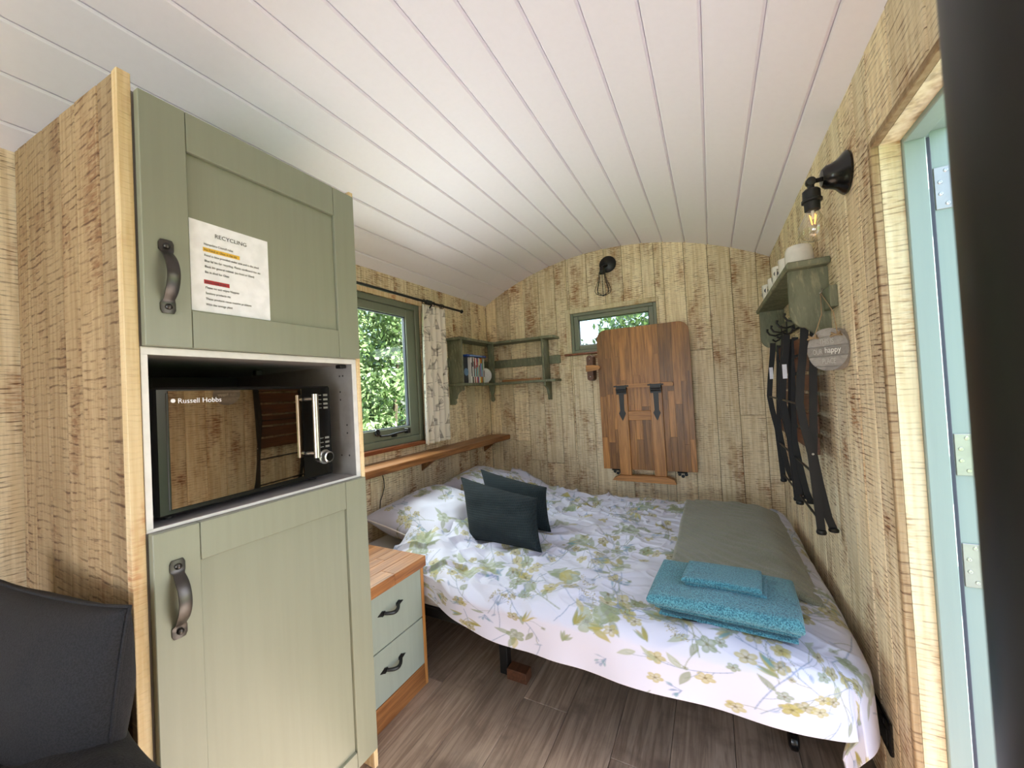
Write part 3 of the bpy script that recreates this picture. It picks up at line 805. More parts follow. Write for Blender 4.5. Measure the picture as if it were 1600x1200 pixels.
# ------------------------------------------------------------------ corner shelf unit
cs = thing('corner_shelf', 'distressed green corner wall shelf with scrolled brackets', 'shelf', (XL, D, 1.2))
G = M['shelf_green']
Ly0 = 2.215; cF = -1.548; eF = D - 0.137; Rx1 = -1.028
def ell(z0, z1):
    poly = [(XL + .001, Ly0), (cF, Ly0), (cF, eF), (Rx1, eF), (Rx1, D - .001), (XL + .001, D - .001)]
    return MB().prism(poly, lambda a, b, d: (a, b, d), z0, z1)
ell(1.528, 1.545).build('board', G, cs)
ell(1.200, 1.217).build('board', G, cs)
MB().box(XL + .001, cF - .008, 2.235, 2.253, 1.2175, 1.5275, 0.002).build('upright', G, cs)
MB().box(cF - .050, cF - .002, eF + .002, eF + .02, 1.2175, 1.5275, 0.002).build('upright', G, cs)
MB().box(-1.128, -1.110, eF + .004, D - .021, 1.2175, 1.5275, 0.002).build('upright', G, cs)
MB().box(XL + .02, Rx1 + .004, D - .02, D - .001, 1.338, 1.402, 0.002).build('rail', G, cs)
MB().box(XL + .001, XL + .02, Ly0 - .05, D - .001, 1.335, 1.402, 0.002).build('rail', G, cs)
def scroll(w, h):
    p = [(0, 0), (w, 0), (w, -0.028)]
    for k in range(9):
        a = math.pi / 2 * k / 8; p.append((w - 0.008 - 0.055 * math.sin(a) * w / .12, -0.028 - 0.05 * (1 - math.cos(a)) * h / .13 - 0.008))
    p += [(w * 0.38, -h * 0.72), (w * 0.42, -h * 0.9), (w * 0.3, -h), (0, -h)]
    return p
MB().prism(scroll(.122, .135), lambda a, b, d: (XL + .001 + a, d, 1.1995 + b), 2.235, 2.253).build('bracket', G, cs)
MB().prism([(-.004, 0), (-.056, 0), (-.056, -.02), (-.046, -.05), (-.040, -.085), (-.046, -.105), (-.040, -.13), (-.024, -.135), (-.012, -.12), (-.016, -.10), (-.022, -.085), (-.010, -.05), (-.004, -.02)], lambda a, b, d: (cF + a, d, 1.1995 + b), eF + .002, eF + .018).build('bracket', G, cs)
MB().prism(scroll(.12, .14), lambda a, b, d: (d, D - .001 - a, 1.1995 + b), -1.128, -1.110).build('bracket', G, cs)
# cases on it
cols = [(226, 224, 220), (40, 38, 42), (214, 208, 196), (150, 46, 44), (232, 230, 228), (196, 60, 54), (86, 92, 140), (224, 220, 210), (206, 178, 60), (186, 84, 44), (92, 128, 96), (210, 206, 200)]
words = ['white', 'black', 'cream', 'dark red', 'plain white', 'bright red', 'slate blue', 'ivory', 'mustard yellow', 'rust orange', 'green', 'pale grey']
y = 2.352
for c, wd in zip(cols, words):
    th = 0.0150 + rnd.uniform(-.001, .002); hh = 0.188 + rnd.uniform(-.004, .006)
    t = thing('film_case', f'{wd} spined film case in the upright row on the corner shelf', 'film case', (-1.62, y + th / 2, 1.217), group='film cases on the corner shelf')
    MB().box(-1.672, -1.560, y, y + th - .0006, 1.2173, 1.217 + hh, 0.0012).build('case', plain('case_' + wd.replace(' ', '_'), c, 0.35), t)
    MB().box(-1.5605, -1.5590, y + 0.003, y + th - .0036, 1.217 + hh * .25, 1.217 + hh * rnd.uniform(.5, .85)).build('spine_print', plain('print_' + wd.replace(' ', '_'), tuple(255 - v * .8 for v in c), 0.5), t)
    y += th
yend = y
t = thing('film_case', 'blue film case lying flat on top of the upright row', 'film case', (-1.6, 2.44, 1.412), group='film cases on the corner shelf')
MB().box(-1.672, -1.552, 2.30, 2.56, 1.4125, 1.4265, 0.0012).build('case', plain('case_blue_flat', (44, 72, 150), 0.3), t)
MB().box(-1.5525, -1.5512, 2.33, 2.50, 1.415, 1.424).build('spine_print', plain('print_sky', (120, 150, 200), 0.5), t)
t = thing('film_case', 'dark navy film case standing face out at the end of the row', 'film case', (-1.6, 2.3, 1.217), group='film cases on the corner shelf')
MB().box(-1.600, -1.586, 2.262, 2.3505, 1.2173, 1.409, 0.0012).build('case', plain('case_navy', (18, 24, 38), 0.3), t)
MB().lathe([(0, 0), (0.028, 0), (0.028, 0.0006), (0, 0.0006)], 18, frame_matrix((-1.5860, 2.325, 1.30), (0, 1, 0), (0, 0, 1))).build('cover_print', plain('print_ice', (110, 140, 170), 0.5), t)
dsc = MB().lathe([(0.008, 0.0), (0.058, 0.0), (0.058, 0.0015), (0.008, 0.0015)], 30, frame_matrix((-1.575, yend + 0.03, 1.2755), (0.5, 0.866, 0), (0, 0.05, 1)))
meta(dsc.build('disc', plain('disc_silver', (210, 210, 212), 0.3)), 'silvery disc propped at the end of the film case row', 'disc')
pd = MB().prism([(-1.50, 2.70), (-1.48, 2.683), (-1.24, 2.683), (-1.20, 2.695), (-1.17, 2.72), (-1.175, 2.745), (-1.21, 2.73), (-1.25, 2.722), (-1.49, 2.722)], lambda a, b, d: (a, b, d), 1.2173, 1.2335)
meta(pd.build('wooden_strip', M['oak_x']), 'flat brown wooden strip lying on the empty lower corner shelf', 'wood strip')

# ------------------------------------------------------------------ curtain rod and curtain
cr = thing('curtain_rod', 'thin black curtain rod with ball end above the window', 'curtain rod', (-1.62, 1.6, 1.755))
RX, RZ = -1.615, 1.752
MB().tube([(RX, 0.9, RZ), (RX, 2.335, RZ)], 0.008, 10).build('rod', M['black'], cr)
MB().lathe([(0, -.015), (.008, -.012), (.0145, 0), (.008, .012), (0, .015)], 14, frame_matrix((RX, 2.347, RZ), (1, 0, 0), (0, 0, 1))).build('finial', M['black'], cr)
MB().tube([(XL + .001, 2.005, RZ - .03), (RX - .02, 2.005, RZ - .028), (RX, 2.005, RZ - .012)], 0.005, 8).box(XL + .0005, XL + .006, 1.99, 2.02, RZ - .06, RZ - .005).build('bracket', M['black'], cr)
MB().box(RX - .013, RX + .013, 1.945, 2.0, RZ - .014, RZ + .012, .003).build('clamp', M['black'], cr)
for y in (1.925, 2.02, 2.10, 2.118):
    MB().tube([(RX + .014 * math.cos(a), y, RZ - .003 + .014 * math.sin(a)) for a in [2 * math.pi * k / 14 for k in range(14)]], 0.0022, 6, closed=True).build('ring', M['black'], cr)

# printing helpers: a canvas in cloth metres
class Canvas:
    def __init__(s, w, h, res, base):
        s.res = res; s.nx = int(w / res) + 1; s.ny = int(h / res) + 1
        s.c = np.empty((s.ny, s.nx, 3)); s.c[:] = lin(base)[:3]
        s.rs = np.random.RandomState(5)
    def win(s, x0, x1, y0, y1):
        i0 = max(0, int(x0 / s.res)); i1 = min(s.nx, int(x1 / s.res) + 2); j0 = max(0, int(y0 / s.res)); j1 = min(s.ny, int(y1 / s.res) + 2)
        if i1 <= i0 or j1 <= j0: return None
        X, Y = np.meshgrid(np.arange(i0, i1) * s.res, np.arange(j0, j1) * s.res)
        return X, Y, (slice(j0, j1), slice(i0, i1))
    def blend(s, sl, a, rgb):
        a = np.clip(a, 0, 1)[..., None]; s.c[sl] = s.c[sl] * (1 - a) + np.array(lin(rgb)[:3]) * a
    def blob(s, cx, cy, R, fn, rgb, alpha=0.8, soft=0.0025, water=0.5):
        w = s.win(cx - R, cx + R, cy - R, cy + R)
        if w is None: return
        X, Y, sl = w; dx, dy = X - cx, Y - cy
        d = fn(dx, dy)                     # signed distance-like, <0 inside
        a = sstep(soft, -soft, d)
        tex = 1 - water * (0.5 + vn(X * 55, Y * 55, 1)) * sstep(-0.0, -R * 0.6, d)
        s.blend(sl, a * alpha * tex, rgb)
    def flower(s, cx, cy, R, n, rot, rgb, centre, alpha=0.8, tight=0.55):
        def fn(dx, dy):
            r = np.hypot(dx, dy); th = np.arctan2(dy, dx) - rot
            return r - R * (tight + (1 - tight) * np.abs(np.cos(th * n / 2)) ** 0.7) * 0.95
        s.blob(cx, cy, R * 1.1, fn, rgb, alpha)
        s.blob(cx, cy, R * 0.5, lambda dx, dy: np.hypot(dx, dy) - R * 0.16, centre, 0.85)
        for k in range(n):
            a = rot + 2 * math.pi * (k + .5) / n
            s.line([(cx + R * .15 * math.cos(a), cy + R * .15 * math.sin(a)), (cx + R * .55 * math.cos(a), cy + R * .55 * math.sin(a))], 0.0012, centre, 0.4)
    def leaf(s, cx, cy, L, w, rot, rgb, alpha=0.75):
        def fn(dx, dy):
            u = dx * math.cos(rot) + dy * math.sin(rot); v = -dx * math.sin(rot) + dy * math.cos(rot)
            t = np.clip(u / L, -1, 1); return np.abs(v) - w * (1 - t * t) * (1 - 0.3 * t) + (np.abs(u) > L) * 0.01
        s.blob(cx, cy, L * 1.1, fn, rgb, alpha)
    def line(s, pts, w, rgb, alpha=0.8):
        for (p, q) in zip(pts[:-1], pts[1:]):
            x0, x1 = sorted((p[0], q[0])); y0, y1 = sorted((p[1], q[1]))
            ww = s.win(x0 - w * 3, x1 + w * 3, y0 - w * 3, y1 + w * 3)
            if ww is None: continue
            X, Y, sl = ww; dx, dy = q[0] - p[0], q[1] - p[1]; L2 = dx * dx + dy * dy + 1e-12
            t = np.clip(((X - p[0]) * dx + (Y - p[1]) * dy) / L2, 0, 1)
            d = np.hypot(X - p[0] - t * dx, Y - p[1] - t * dy)
            s.blend(sl, sstep(w + s.res * .6, w - s.res * .6, d) * alpha, rgb)
    def curve(s, p, ang, L, bend, w, rgb, alpha=0.7, n=10):
        pts = [p]; a = ang
        for k in range(n):
            a += bend / n; p = (p[0] + L / n * math.cos(a), p[1] + L / n * math.sin(a)); pts.append(p)
        s.line(pts, w, rgb, alpha); return pts, a

# curtain: toile of trees and deer in grey line work
def paint_curtain(w, h):
    c = Canvas(w, h, 0.0022, (226, 218, 206)); ink = (92, 84, 78)
    r = random.Random(9)
    def tree(x, y, s):
        c.line([(x, y), (x, y + .5 * s)], .0032 * s / .07, ink, .75)
        for k in range(16):
            a = math.pi * (k / 15) ; c.line([(x, y + .45 * s), (x + .42 * s * math.cos(a) * r.uniform(.6, 1), y + .6 * s + .4 * s * math.sin(a) * r.uniform(.6, 1))], .0011, ink, .7)
        c.line([(x + .44 * s * math.cos(a), y + .66 * s + .42 * s * math.sin(a)) for a in [k * .35 for k in range(19)]], .0013, ink, .7)
        c.line([(x - .6 * s, y), (x + .6 * s, y + .01)], .0014, ink, .6)
    def deer(x, y, s, f=1):
        c.blob(x, y + .5 * s, s, lambda dx, dy: np.hypot(dx / 1.9, dy) - .17 * s, ink, .6, water=.6)
        for k in (-.28, -.2, .2, .28): c.line([(x + k * s, y + .45 * s), (x + k * s * 1.05, y)], .002, ink, .7)
        c.line([(x + .3 * s * f, y + .55 * s), (x + .48 * s * f, y + .85 * s)], .0042, ink, .65)
        c.blob(x + .52 * s * f, y + .88 * s, .2 * s, lambda dx, dy: np.hypot(dx / 1.6, dy) - .07 * s, ink, .7)
        for k in (0.1, .25): c.line([(x + .48 * s * f, y + .92 * s), (x + (.48 + k) * s * f, y + 1.2 * s)], .0013, ink, .7)
        c.line([(x - .55 * s, y), (x + .6 * s, y)], .0014, ink, .6)
    def fir(x, y, s):
        for k in range(6):
            yy = y + s * k / 6; hw = .26 * s * (1 - k / 6.5); c.line([(x - hw, yy), (x, yy + .16 * s), (x + hw, yy)], .0014, ink, .75)
        c.line([(x, y - .1 * s), (x, y + s)], .0013, ink, .7)
    def fox(x, y, s):
        c.blob(x, y + .2 * s, s, lambda dx, dy: np.maximum(np.abs(dx) - .24 * s * (1 - (dy + .2 * s) / s), np.abs(dy) - .22 * s), ink, .55, water=.6)
        c.line([(x - .2 * s, y), (x, y + s), (x + .25 * s, y), (x - .3 * s, y)], .0014, ink, .8)
    kinds = [fox, deer, tree, fir]
    row = 0; y = .02
    while y < h:
        x = -.02 + (row % 2) * .055
        q = row
        while x < w + .05:
            k = kinds[q % 4]
            if k is deer: deer(x, y, .070, 1 if q % 8 < 4 else -1)
            elif k is tree: tree(x, y, .088)
            elif k is fir: fir(x, y + .008, .07)
            else: fox(x, y, .065)
            x += .094; q += 1
        y += .092; row += 3
    return c.c[::1]
cw, chh = 0.52, 0.90
cc_ = paint_curtain(cw, chh)
ny_, nx_ = cc_.shape[:2]
S = np.linspace(0, 1, nx_)[None, :]; T = np.linspace(0, 1, ny_)[:, None]      # T: 0 bottom
width = 0.228 + 0.012 * (1 - T)
Ysh = 1.912 - 0.028 * (1 - T)
fold = np.sin(S * 2 * math.pi * 4.2 + 0.7 + 0.9 * vn(S * 3 + 0 * T, T * 1.5 + 0 * S, 2))
Pc = np.empty((ny_, nx_, 3))
Pc[..., 1] = Ysh + width * (S + 0.018 * np.sin(S * 2 * math.pi * 8.4 + 0.5))
Pc[..., 0] = -1.630 + (0.017 + 0.009 * (1 - T)) * np.sign(fold) * np.abs(fold) ** .8 - 0.004 * vn(S * 5 + 0 * T, T * 2 + 0 * S, 4)
Pc[..., 2] = 0.832 + 0.900 * T + 0.004 * vn(S * 6 + 0 * T, 0 * T + 0 * S, 5) + 0.0 * S
cu_ = thing('curtain', 'short cream curtain printed with grey trees and animals at the window', 'curtain', (-1.628, 2.03, 0.83))
np_grid('fabric', Pc, M['curtain_cloth'], cu_, colors=cc_, thick=0.0015)

# ------------------------------------------------------------------ folding table on the end wall
TY0, TY1 = D - 0.072, D - 0.045          # front and back of the tabletop
ft = thing('folding_table', 'oak butcher block folding table hinged flat against the end wall', 'table', (-0.42, D - 0.05, 0.5))
ta, tb, tz0, tz1 = -0.718, -0.112, 0.553, 1.540
r_c = 0.065
def tcorner(x):
    if x < ta + r_c: return tz1 - r_c + math.sqrt(max(0, r_c ** 2 - (ta + r_c - x) ** 2))
    if x > tb - r_c: return tz1 - r_c + math.sqrt(max(0, r_c ** 2 - (x - tb + r_c) ** 2))
    return tz1
top = MB().box(ta + 0.004, tb - 0.004, TY0 + 0.006, TY1, tz0 + 0.003, tz1 - 0.068).build('tabletop', M['oak_top'], ft)
sx = [ta, -0.672, -0.622, -0.598, -0.566, -0.525, -0.480, -0.433, -0.388, -0.342, -0.305, -0.262, -0.222, -0.178, -0.145, tb]
for i, (a, b) in enumerate(zip(sx[:-1], sx[1:])):
    zs = [tz0]; z = tz0 + rnd.uniform(0.15, 0.5)
    while z < tz1 - 0.18: zs.append(z); z += rnd.uniform(0.25, 0.5)
    for j, p in enumerate(zs):
        if j + 1 < len(zs):
            q = zs[j + 1]; MB().box(a + .0002, b - .0002, TY0 - rnd.uniform(0, .0004), TY1, p + .0002, q - .0002, 0.0006).build('stave', M['oak_top'], top)
        else:
            n = 6; poly = [(a + .0002, p + .0002), (b - .0002, p + .0002)] + [(b - .0002 + (a - b + .0004) * k / n, max(p + .02, tcorner(b + (a - b) * k / n))) for k in range(n + 1)]
            MB().prism(poly, lambda u, v, d: (u, d, v), TY1, TY0 - rnd.uniform(0, .0004)).build('stave', M['oak_top'], top)
LY0, LY1 = TY0 - 0.023, TY0 - 0.0005
MB().box(-0.598, -0.522, LY0, LY1, 0.520, 1.118, 0.002).build('leg', M['oak_v'], ft)
MB().box(-0.372, -0.296, LY0, LY1, 0.522, 1.118, 0.002).build('leg', M['oak_v'], ft)
MB().box(-0.5215, -0.3725, LY0 + .002, LY1, 0.897, 0.960, 0.002).build('stretcher', M['oak_x'], ft)
MB().prism([(-.612, 1.132), (-.606, 1.119), (-.228, 1.119), (-.222, 1.132), (-.228, 1.146), (-.606, 1.146)], lambda a, b, d: (a, d, b), LY0 - .002, LY1).build('crossbar', M['oak_x'], ft)
MB().prism([(-.650, 0.483), (-.240, 0.475), (-.252, 0.505), (-.300, 0.5215), (-.595, 0.5195), (-.640, 0.500)], lambda a, b, d: (a, d, b), LY0 - .018, LY1 + .01).build('foot', M['oak_x'], ft)
for xc in (-0.560, -0.334):
    h = MB(); y0, y1 = LY0 - .0055, LY0 - .0015; f = lambda a, b, d, xc=xc: (xc + a, d, b)
    h.prism([(-.052, 1.134), (-.046, 1.140), (-.040, 1.137), (-.033, 1.142), (-.026, 1.139), (.026, 1.139), (.033, 1.142), (.040, 1.137), (.046, 1.140), (.052, 1.134), (.046, 1.127), (.040, 1.131), (.033, 1.126), (.034, 1.128), (.034, 1.078), (-.034, 1.078), (-.034, 1.128), (-.033, 1.126), (-.040, 1.131), (-.046, 1.127)], f, y0 - .0025, y1)
    h.tube([(xc - .03, y0 - .002, 1.108), (xc + .03, y0 - .002, 1.108)], .006, 8); h.tube([(xc - .03, y0 - .002, 1.094), (xc + .03, y0 - .002, 1.094)], .005, 8)
    h.prism([(-.017, 1.08), (-.014, .965), (-.023, .945), (-.015, .925), (0, .893), (.015, .925), (.023, .945), (.014, .965), (.017, 1.08)], f, y0, y1)
    h.build('strap_hinge', M['black'], ft)
for xc in (-0.635, -0.205):
    h = MB()
    h.box(xc - .03, xc + .03, D - .052, D - .001, .538, .5505, .002)
    for s_ in (-1, 0, 1):
        h.lathe([(0, 0), (.011, .001), (.011, .005), (0, .006)], 10, frame_matrix((xc + .02 * s_, D - .003, .522 - .012 * (s_ == 0)), (1, 0, 0), (0, 0, 1)))
    h.tube([(xc - .03, D - .05, .545), (xc + .03, D - .05, .545)], .006, 8)
    h.build('wall_hinge', M['black'], ft)
lt = thing('turn_latch', 'wooden turn button latch holding the folded table at its edge', 'latch', (-0.775, D, 1.28))
MB().prism([(-.775 + .023 * math.cos(a) * 1.0, 1.278 + (.07 if math.sin(a) > 0 else -.07) + .023 * math.sin(a)) for a in [2 * math.pi * k / 20 for k in range(20)]], lambda a, b, d: (a, d, b), D - .001, D - .085).build('block', M['slat'], lt)
MB().prism([(-.80, 1.252), (-.742, 1.256), (-.704, 1.262), (-.697, 1.274), (-.702, 1.288), (-.742, 1.296), (-.80, 1.298)], lambda a, b, d: (a, d, b), D - .0855, D - .103).build('turn_button', M['oak_x'], lt)
for z in (1.215, 1.345): MB().lathe([(0.004, 0), (0.003, .002), (0, .0022)], 8, frame_matrix((-.775, D - .085, z), (1, 0, 0), (0, 0, 1))).build('screw', M['steel'], lt)

# ------------------------------------------------------------------ cage lamp on the end wall
cl = thing('cage_lamp', 'small black cage wall lamp above the high end window', 'lamp', (-0.625, D, 2.02))
MB().lathe([(.0, .001), (.058, .001), (.061, .008), (.056, .014), (.036, .021), (.024, .026), (.0, .028)], 28, frame_matrix((-.622, D, 2.025), (1, 0, 0), (0, 0, 1))).build('rose', M['black'], cl)
lx, ly = -.652, D - .066
MB().tube([(-.622, D - .026, 2.015), (-.640, D - .045, 2.005), (lx, ly, 1.992)], .009, 8).lathe([(0, .012), (.012, .010), (.016, 0), (.017, -.02), (.021, -.023), (.021, -.035), (.0, -.036)], 16, Matrix.Translation((lx, ly, 1.985))).build('socket', M['black'], cl)
cg = MB()
prof = [(.022, 1.953), (.023, 1.93), (.030, 1.90), (.042, 1.87), (.053, 1.842), (.056, 1.825), (.048, 1.806), (.026, 1.795), (.004, 1.792)]
for k in range(8):
    a = 2 * math.pi * (k + .3) / 8; cg.tube([(lx + r * math.cos(a), ly + r * math.sin(a), z) for r, z in prof], .0021, 6)
cg.tube([(lx + .020 * math.cos(a), ly + .020 * math.sin(a), 1.95) for a in [2 * math.pi * k / 16 for k in range(16)]], .003, 6, closed=True)
cg.lathe([(0, 0), (.007, .003), (.007, .010), (0, .012)], 10, Matrix.Translation((lx, ly, 1.784)))
cg.build('cage', M['black'], cl)
MB().lathe([(.010, 1.95), (.012, 1.93), (.020, 1.905), (.022, 1.89), (.016, 1.872), (0, 1.866)], 14, Matrix.Translation((lx, ly, 0))).build('bulb', M['bulb_glass'], cl)

# ------------------------------------------------------------------ wall lamp beside the door
wl_ = thing('wall_lamp', 'black bell shaped wall lamp with bare filament bulb beside the door', 'lamp', (XR, 1.34, 1.68))
MB().lathe([(.054, .001), (.056, .006), (.050, .013), (.038, .024), (.032, .038), (.030, .048), (.022, .056), (0, .058)], 28, frame_matrix((XR, 1.335, 1.678), (0, -1, 0), (0, 0, 1))).build('rose', M['black_gloss'], wl_)
ax_ = .2735
am = MB().tube([(XR - .05, 1.332, 1.675), (ax_ + .012, 1.325, 1.672)], .0062, 10)
am.lathe([(0, -.011), (.011, -.009), (.0125, 0), (.011, .009), (0, .011)], 14, frame_matrix((ax_, 1.323, 1.671), (1, 0, 0), (0, 0, 1)))
am.tube([(ax_, 1.323, 1.667), (ax_, 1.323, 1.648)], .008, 10).build('arm', M['black'], wl_)
MB().lathe([(0, 1.650), (.016, 1.650), (.0205, 1.645), (.021, 1.623), (.024, 1.621), (.024, 1.615), (.0185, 1.613), (.018, 1.592), (0, 1.592)], 20, Matrix.Translation((ax_, 1.323, 0))).build('socket', M['black'], wl_)
bl = MB().lathe([(.014, 1.594), (.0155, 1.584), (.024, 1.568), (.033, 1.551), (.035, 1.540), (.033, 1.526), (.025, 1.514), (.012, 1.507), (0, 1.506)], 26, Matrix.Translation((ax_, 1.323, 0))).build('bulb', M['bulb_glass'], wl_)
fm = MB()
for k in range(4):
    a = math.pi / 2 * k + .4; fm.tube([(ax_ + .004 * math.cos(a), 1.323 + .004 * math.sin(a), 1.553), (ax_ + .009 * math.cos(a), 1.323 + .009 * math.sin(a), 1.579)], .0011, 6)
fm.build('filament', M['filament'], bl)
MB().lathe([(.0, 1.592), (.004, 1.590), (.003, 1.568), (.0, 1.566)], 8, Matrix.Translation((ax_, 1.323, 0))).build('stem', M['ceramic'], bl)

# ------------------------------------------------------------------ coat shelf with mugs
sh = thing('coat_shelf', 'distressed green wall shelf with curved end brackets and black hooks', 'shelf', (XR, 2.0, 1.3))
SX0 = 0.240
MB().box(SX0, XR - .001, 1.535, 2.50, 1.490, 1.512, 0.004).build('board', G, sh)
bp = [(SX0 + .008, 1.4895), (SX0 + .007, 1.375)]
bp += [(SX0 + .007 + .04 * (1 - math.cos(a)), 1.355 - .058 * math.sin(a)) for a in [math.pi / 2 * k / 8 for k in range(9)]]
bp += [(.305, 1.280), (.318, 1.262), (.335, 1.240), (XR - .001, 1.235), (XR - .001, 1.4895)]
for y in (1.575, 2.43): MB().prism(bp, lambda a, b, d: (a, d, b), y, y + .018).build('bracket', G, sh)
MB().box(XR - .021, XR - .001, 1.488, 2.58, 1.343, 1.410, 0.002).build('rail', G, sh)
def hook(y):
    pts = [(XR - .022, y, 1.36), (XR - .05, y, 1.352), (XR - .075, y, 1.36), (XR - .085, y, 1.378), (XR - .082, y, 1.39)]
    h = MB().tube(pts, [.004, .004, .004, .004, .0055], 8)
    h.tube([(XR - .022, y, 1.352), (XR - .036, y, 1.330), (XR - .052, y, 1.322), (XR - .064, y, 1.334)], [.004, .004, .004, .0052], 8)
    h.box(XR - .025, XR - .021, y - .012, y + .012, 1.335, 1.40, .001)
    h.build('hook', M['black'], sh)
for y in (1.66, 1.86, 2.06, 2.24, 2.39): hook(y)

def mug(loc, r, h, label, band, inv=False, hang=0):
    t = thing('mug', label, 'mug', loc, (0, 0, hang), group='mugs on the coat shelf', local=True)
    if inv: prof = [(r * 1.02, 0), (r * 1.0, h * .5), (r * .95, h * .8), (r * .82, h * .95), (r * .6, h), (0, h)]
    else: prof = [(r * .7, 0), (r * .85, h * .06), (r * .97, h * .25), (r, h * .98), (r * .98, h), (r * .93, h * .97), (r * .90, h * .2), (0, h * .08)]
    MB().lathe(prof, 24).build('body', M['ceramic'], t)
    MB().tube([(0, -r * .96, h * .8), (0, -r * 1.45, h * .78), (0, -r * 1.62, h * .5), (0, -r * 1.35, h * .24), (0, -r * .93, h * .2)], h * .05, 8).build('handle', M['ceramic'], t)
    if band:
        for k in range(7):
            a = 2 * math.pi * k / 7
            MB().lathe([(0, 0), (r * .28, 0), (r * .28, .0008), (0, .0008)], 10, frame_matrix((r * .985 * math.cos(a), r * .985 * math.sin(a), h * (.62 if k % 2 else .42)), (-math.sin(a), math.cos(a), 0), (0, 0, 1))).build('motif', M['ceramic_blue'], t)
mug((.292, 1.635, 1.5125), .041, .075, 'plain white mug upside down at the near end of the coat shelf', False, True, 3.0)
mug((.285, 1.775, 1.5125), .034, .070, 'white mug just behind the upside down one on the shelf', False, False, 0.6)
mug((.282, 1.915, 1.5125), .036, .078, 'tallest patterned mug, midway along the coat shelf', True, False, -.5)
mug((.282, 2.06, 1.5125), .034, .066, 'low white mug behind the tallest patterned mug', False, False, .5)
mug((.280, 2.24, 1.5125), .036, .076, 'patterned mug farthest along the coat shelf', True, False, -.4)

# ------------------------------------------------------------------ folded bistro chairs
def chair(y0, y1, xs, label):
    t = thing('folding_chair', label, 'chair', (0.31 + xs, (y0 + y1) / 2, 0.59), group='folded bistro chairs hung under the coat shelf')
    fn = lambda a, b, d: (a + xs, d, b)
    A = [(.292, 1.315), (.286, 1.25), (.270, 1.13), (.262, 1.045), (.270, .97), (.286, .871), (.292, .75), (.298, .615)]
    Bp = [(.318, 1.30), (.308, 1.16), (.300, 1.02), (.296, .93), (.292, .871), (.304, .77), (.320, .66), (.332, .62)]
    for y, s in ((y0, 1), (y1, -1)):
        f1 = MB().ribbon(A, fn, .023, y, y + .007 * s).build('front_bar', M['black_matt'], t)
        f2 = MB().ribbon(Bp, fn, .022, y + .009 * s, y + .016 * s).build('rear_bar', M['black_matt'], t)
        MB().lathe([(0, -.008), (.013, -.006), (.015, 0), (.013, .007), (0, .009)], 12, Matrix.Translation((A[-1][0] + xs, y + .004 * s, .608))).build('foot', M['black'], f1)
        MB().lathe([(0, -.006), (.014, -.004), (.015, .002), (.010, .008), (0, .009)], 12, Matrix.Translation((Bp[-1][0] + xs + .001, y + .012 * s, .615))).build('foot', M['black'], f2)
        MB().lathe([(0, 0), (.004, 0), (.003, .002), (0, .002)], 8, frame_matrix((.289 + xs, y - .001 * s, .871), (1, 0, 0), (0, 0, s))).build('rivet', M['steel'], f1)
    for k in range(6):
        z = 1.255 - .072 * k
        MB().box(.312 + xs - .002 * k, .324 + xs - .002 * k, y0 + .018, y1 - .018, z - .030, z + .030, .002).build('slat', M['slat'], t)
    for (x, z) in ((.262, 1.04), (.292, .80), (.300, .64)):
        MB().tube([(x + xs, y0 + .003, z), (x + xs, y1 - .003, z)], .0042, 8).build('rod', M['black'], t)
    MB().box(.268 + xs, .284 + xs, y1 - .0085, y1 - .0072, 1.13, 1.19).build('paper_tag', M['paper'], t)
    return t
chair(1.615, 1.975, 0.0, 'folded black bistro chair with brown slats, hung nearest the door')
chair(2.02, 2.385, 0.0, 'folded black bistro chair with brown slats, hung nearest the end wall')

# ------------------------------------------------------------------ round sign
sn = Vector((-.80, -.60, 0)).normalized(); su = Vector((0, 0, 1)); sr = su.cross(sn)
sg = thing('hanging_sign', 'round grey slatted wooden sign hung on twine from the coat shelf', 'sign', (0.316, 1.46, 1.212))
SC = Vector((.312, 1.455, 1.212)); SRr = .064
fs_ = lambda a, b, d: tuple(SC + sr * a + su * b + sn * d)
MB().prism([(SRr * .985 * math.cos(a), SRr * .985 * math.sin(a)) for a in [2 * math.pi * k / 48 for k in range(48)]], fs_, -.030, -.003).build('backing', M['sign_grey'], sg)
bz = [-SRr, -.052, -.0165, .0185, .046, SRr]
bz = [-SRr, -.050, -.020, .010, .038, SRr]
for a0, a1 in zip(bz[:-1], bz[1:]):
    pts = []
    lo, hi = a0 + .0008, a1 - .0008
    lo = max(lo, -SRr * .999); hi = min(hi, SRr * .999)
    n = 10
    for k in range(n + 1):
        b = lo + (hi - lo) * k / n; pts.append((math.sqrt(max(0, SRr ** 2 - b * b)), b))
    for k in range(n + 1):
        b = hi - (hi - lo) * k / n; pts.append((-math.sqrt(max(0, SRr ** 2 - b * b)), b))
    MB().prism(pts, fs_, -.0032, 0.0).build('slat', M['sign_grey'], sg)
def sgt(t, a, b, s, m, sx=1.0, shear=0):
    text(t, s, m, sg, Matrix.Translation(-OFF[sg.name]) @ frame_matrix(fs_(a, b, .0006), sr, su), .0003, 'CENTER', sx=sx)
sgt('THIS IS', .0, .0165, .0235, M['sign_pale'], .62)
sgt('OUR', -.030, -.0125, .0235, M['sign_pale'], .62)
sgt('happy', .017, -.010, .0245, M['sign_white'], .85)
sgt('PLACE', .004, -.0425, .0235, M['sign_pale'], .62)
hk = Vector((.330, 1.572, 1.405))
tw = MB()
for a in (-.036, .036):
    tw.tube([fs_(a, .042, .002), fs_(a * .5, .11, -.01), tuple(hk)], .0014, 6)
tw.build('twine', M['twine'], sg)
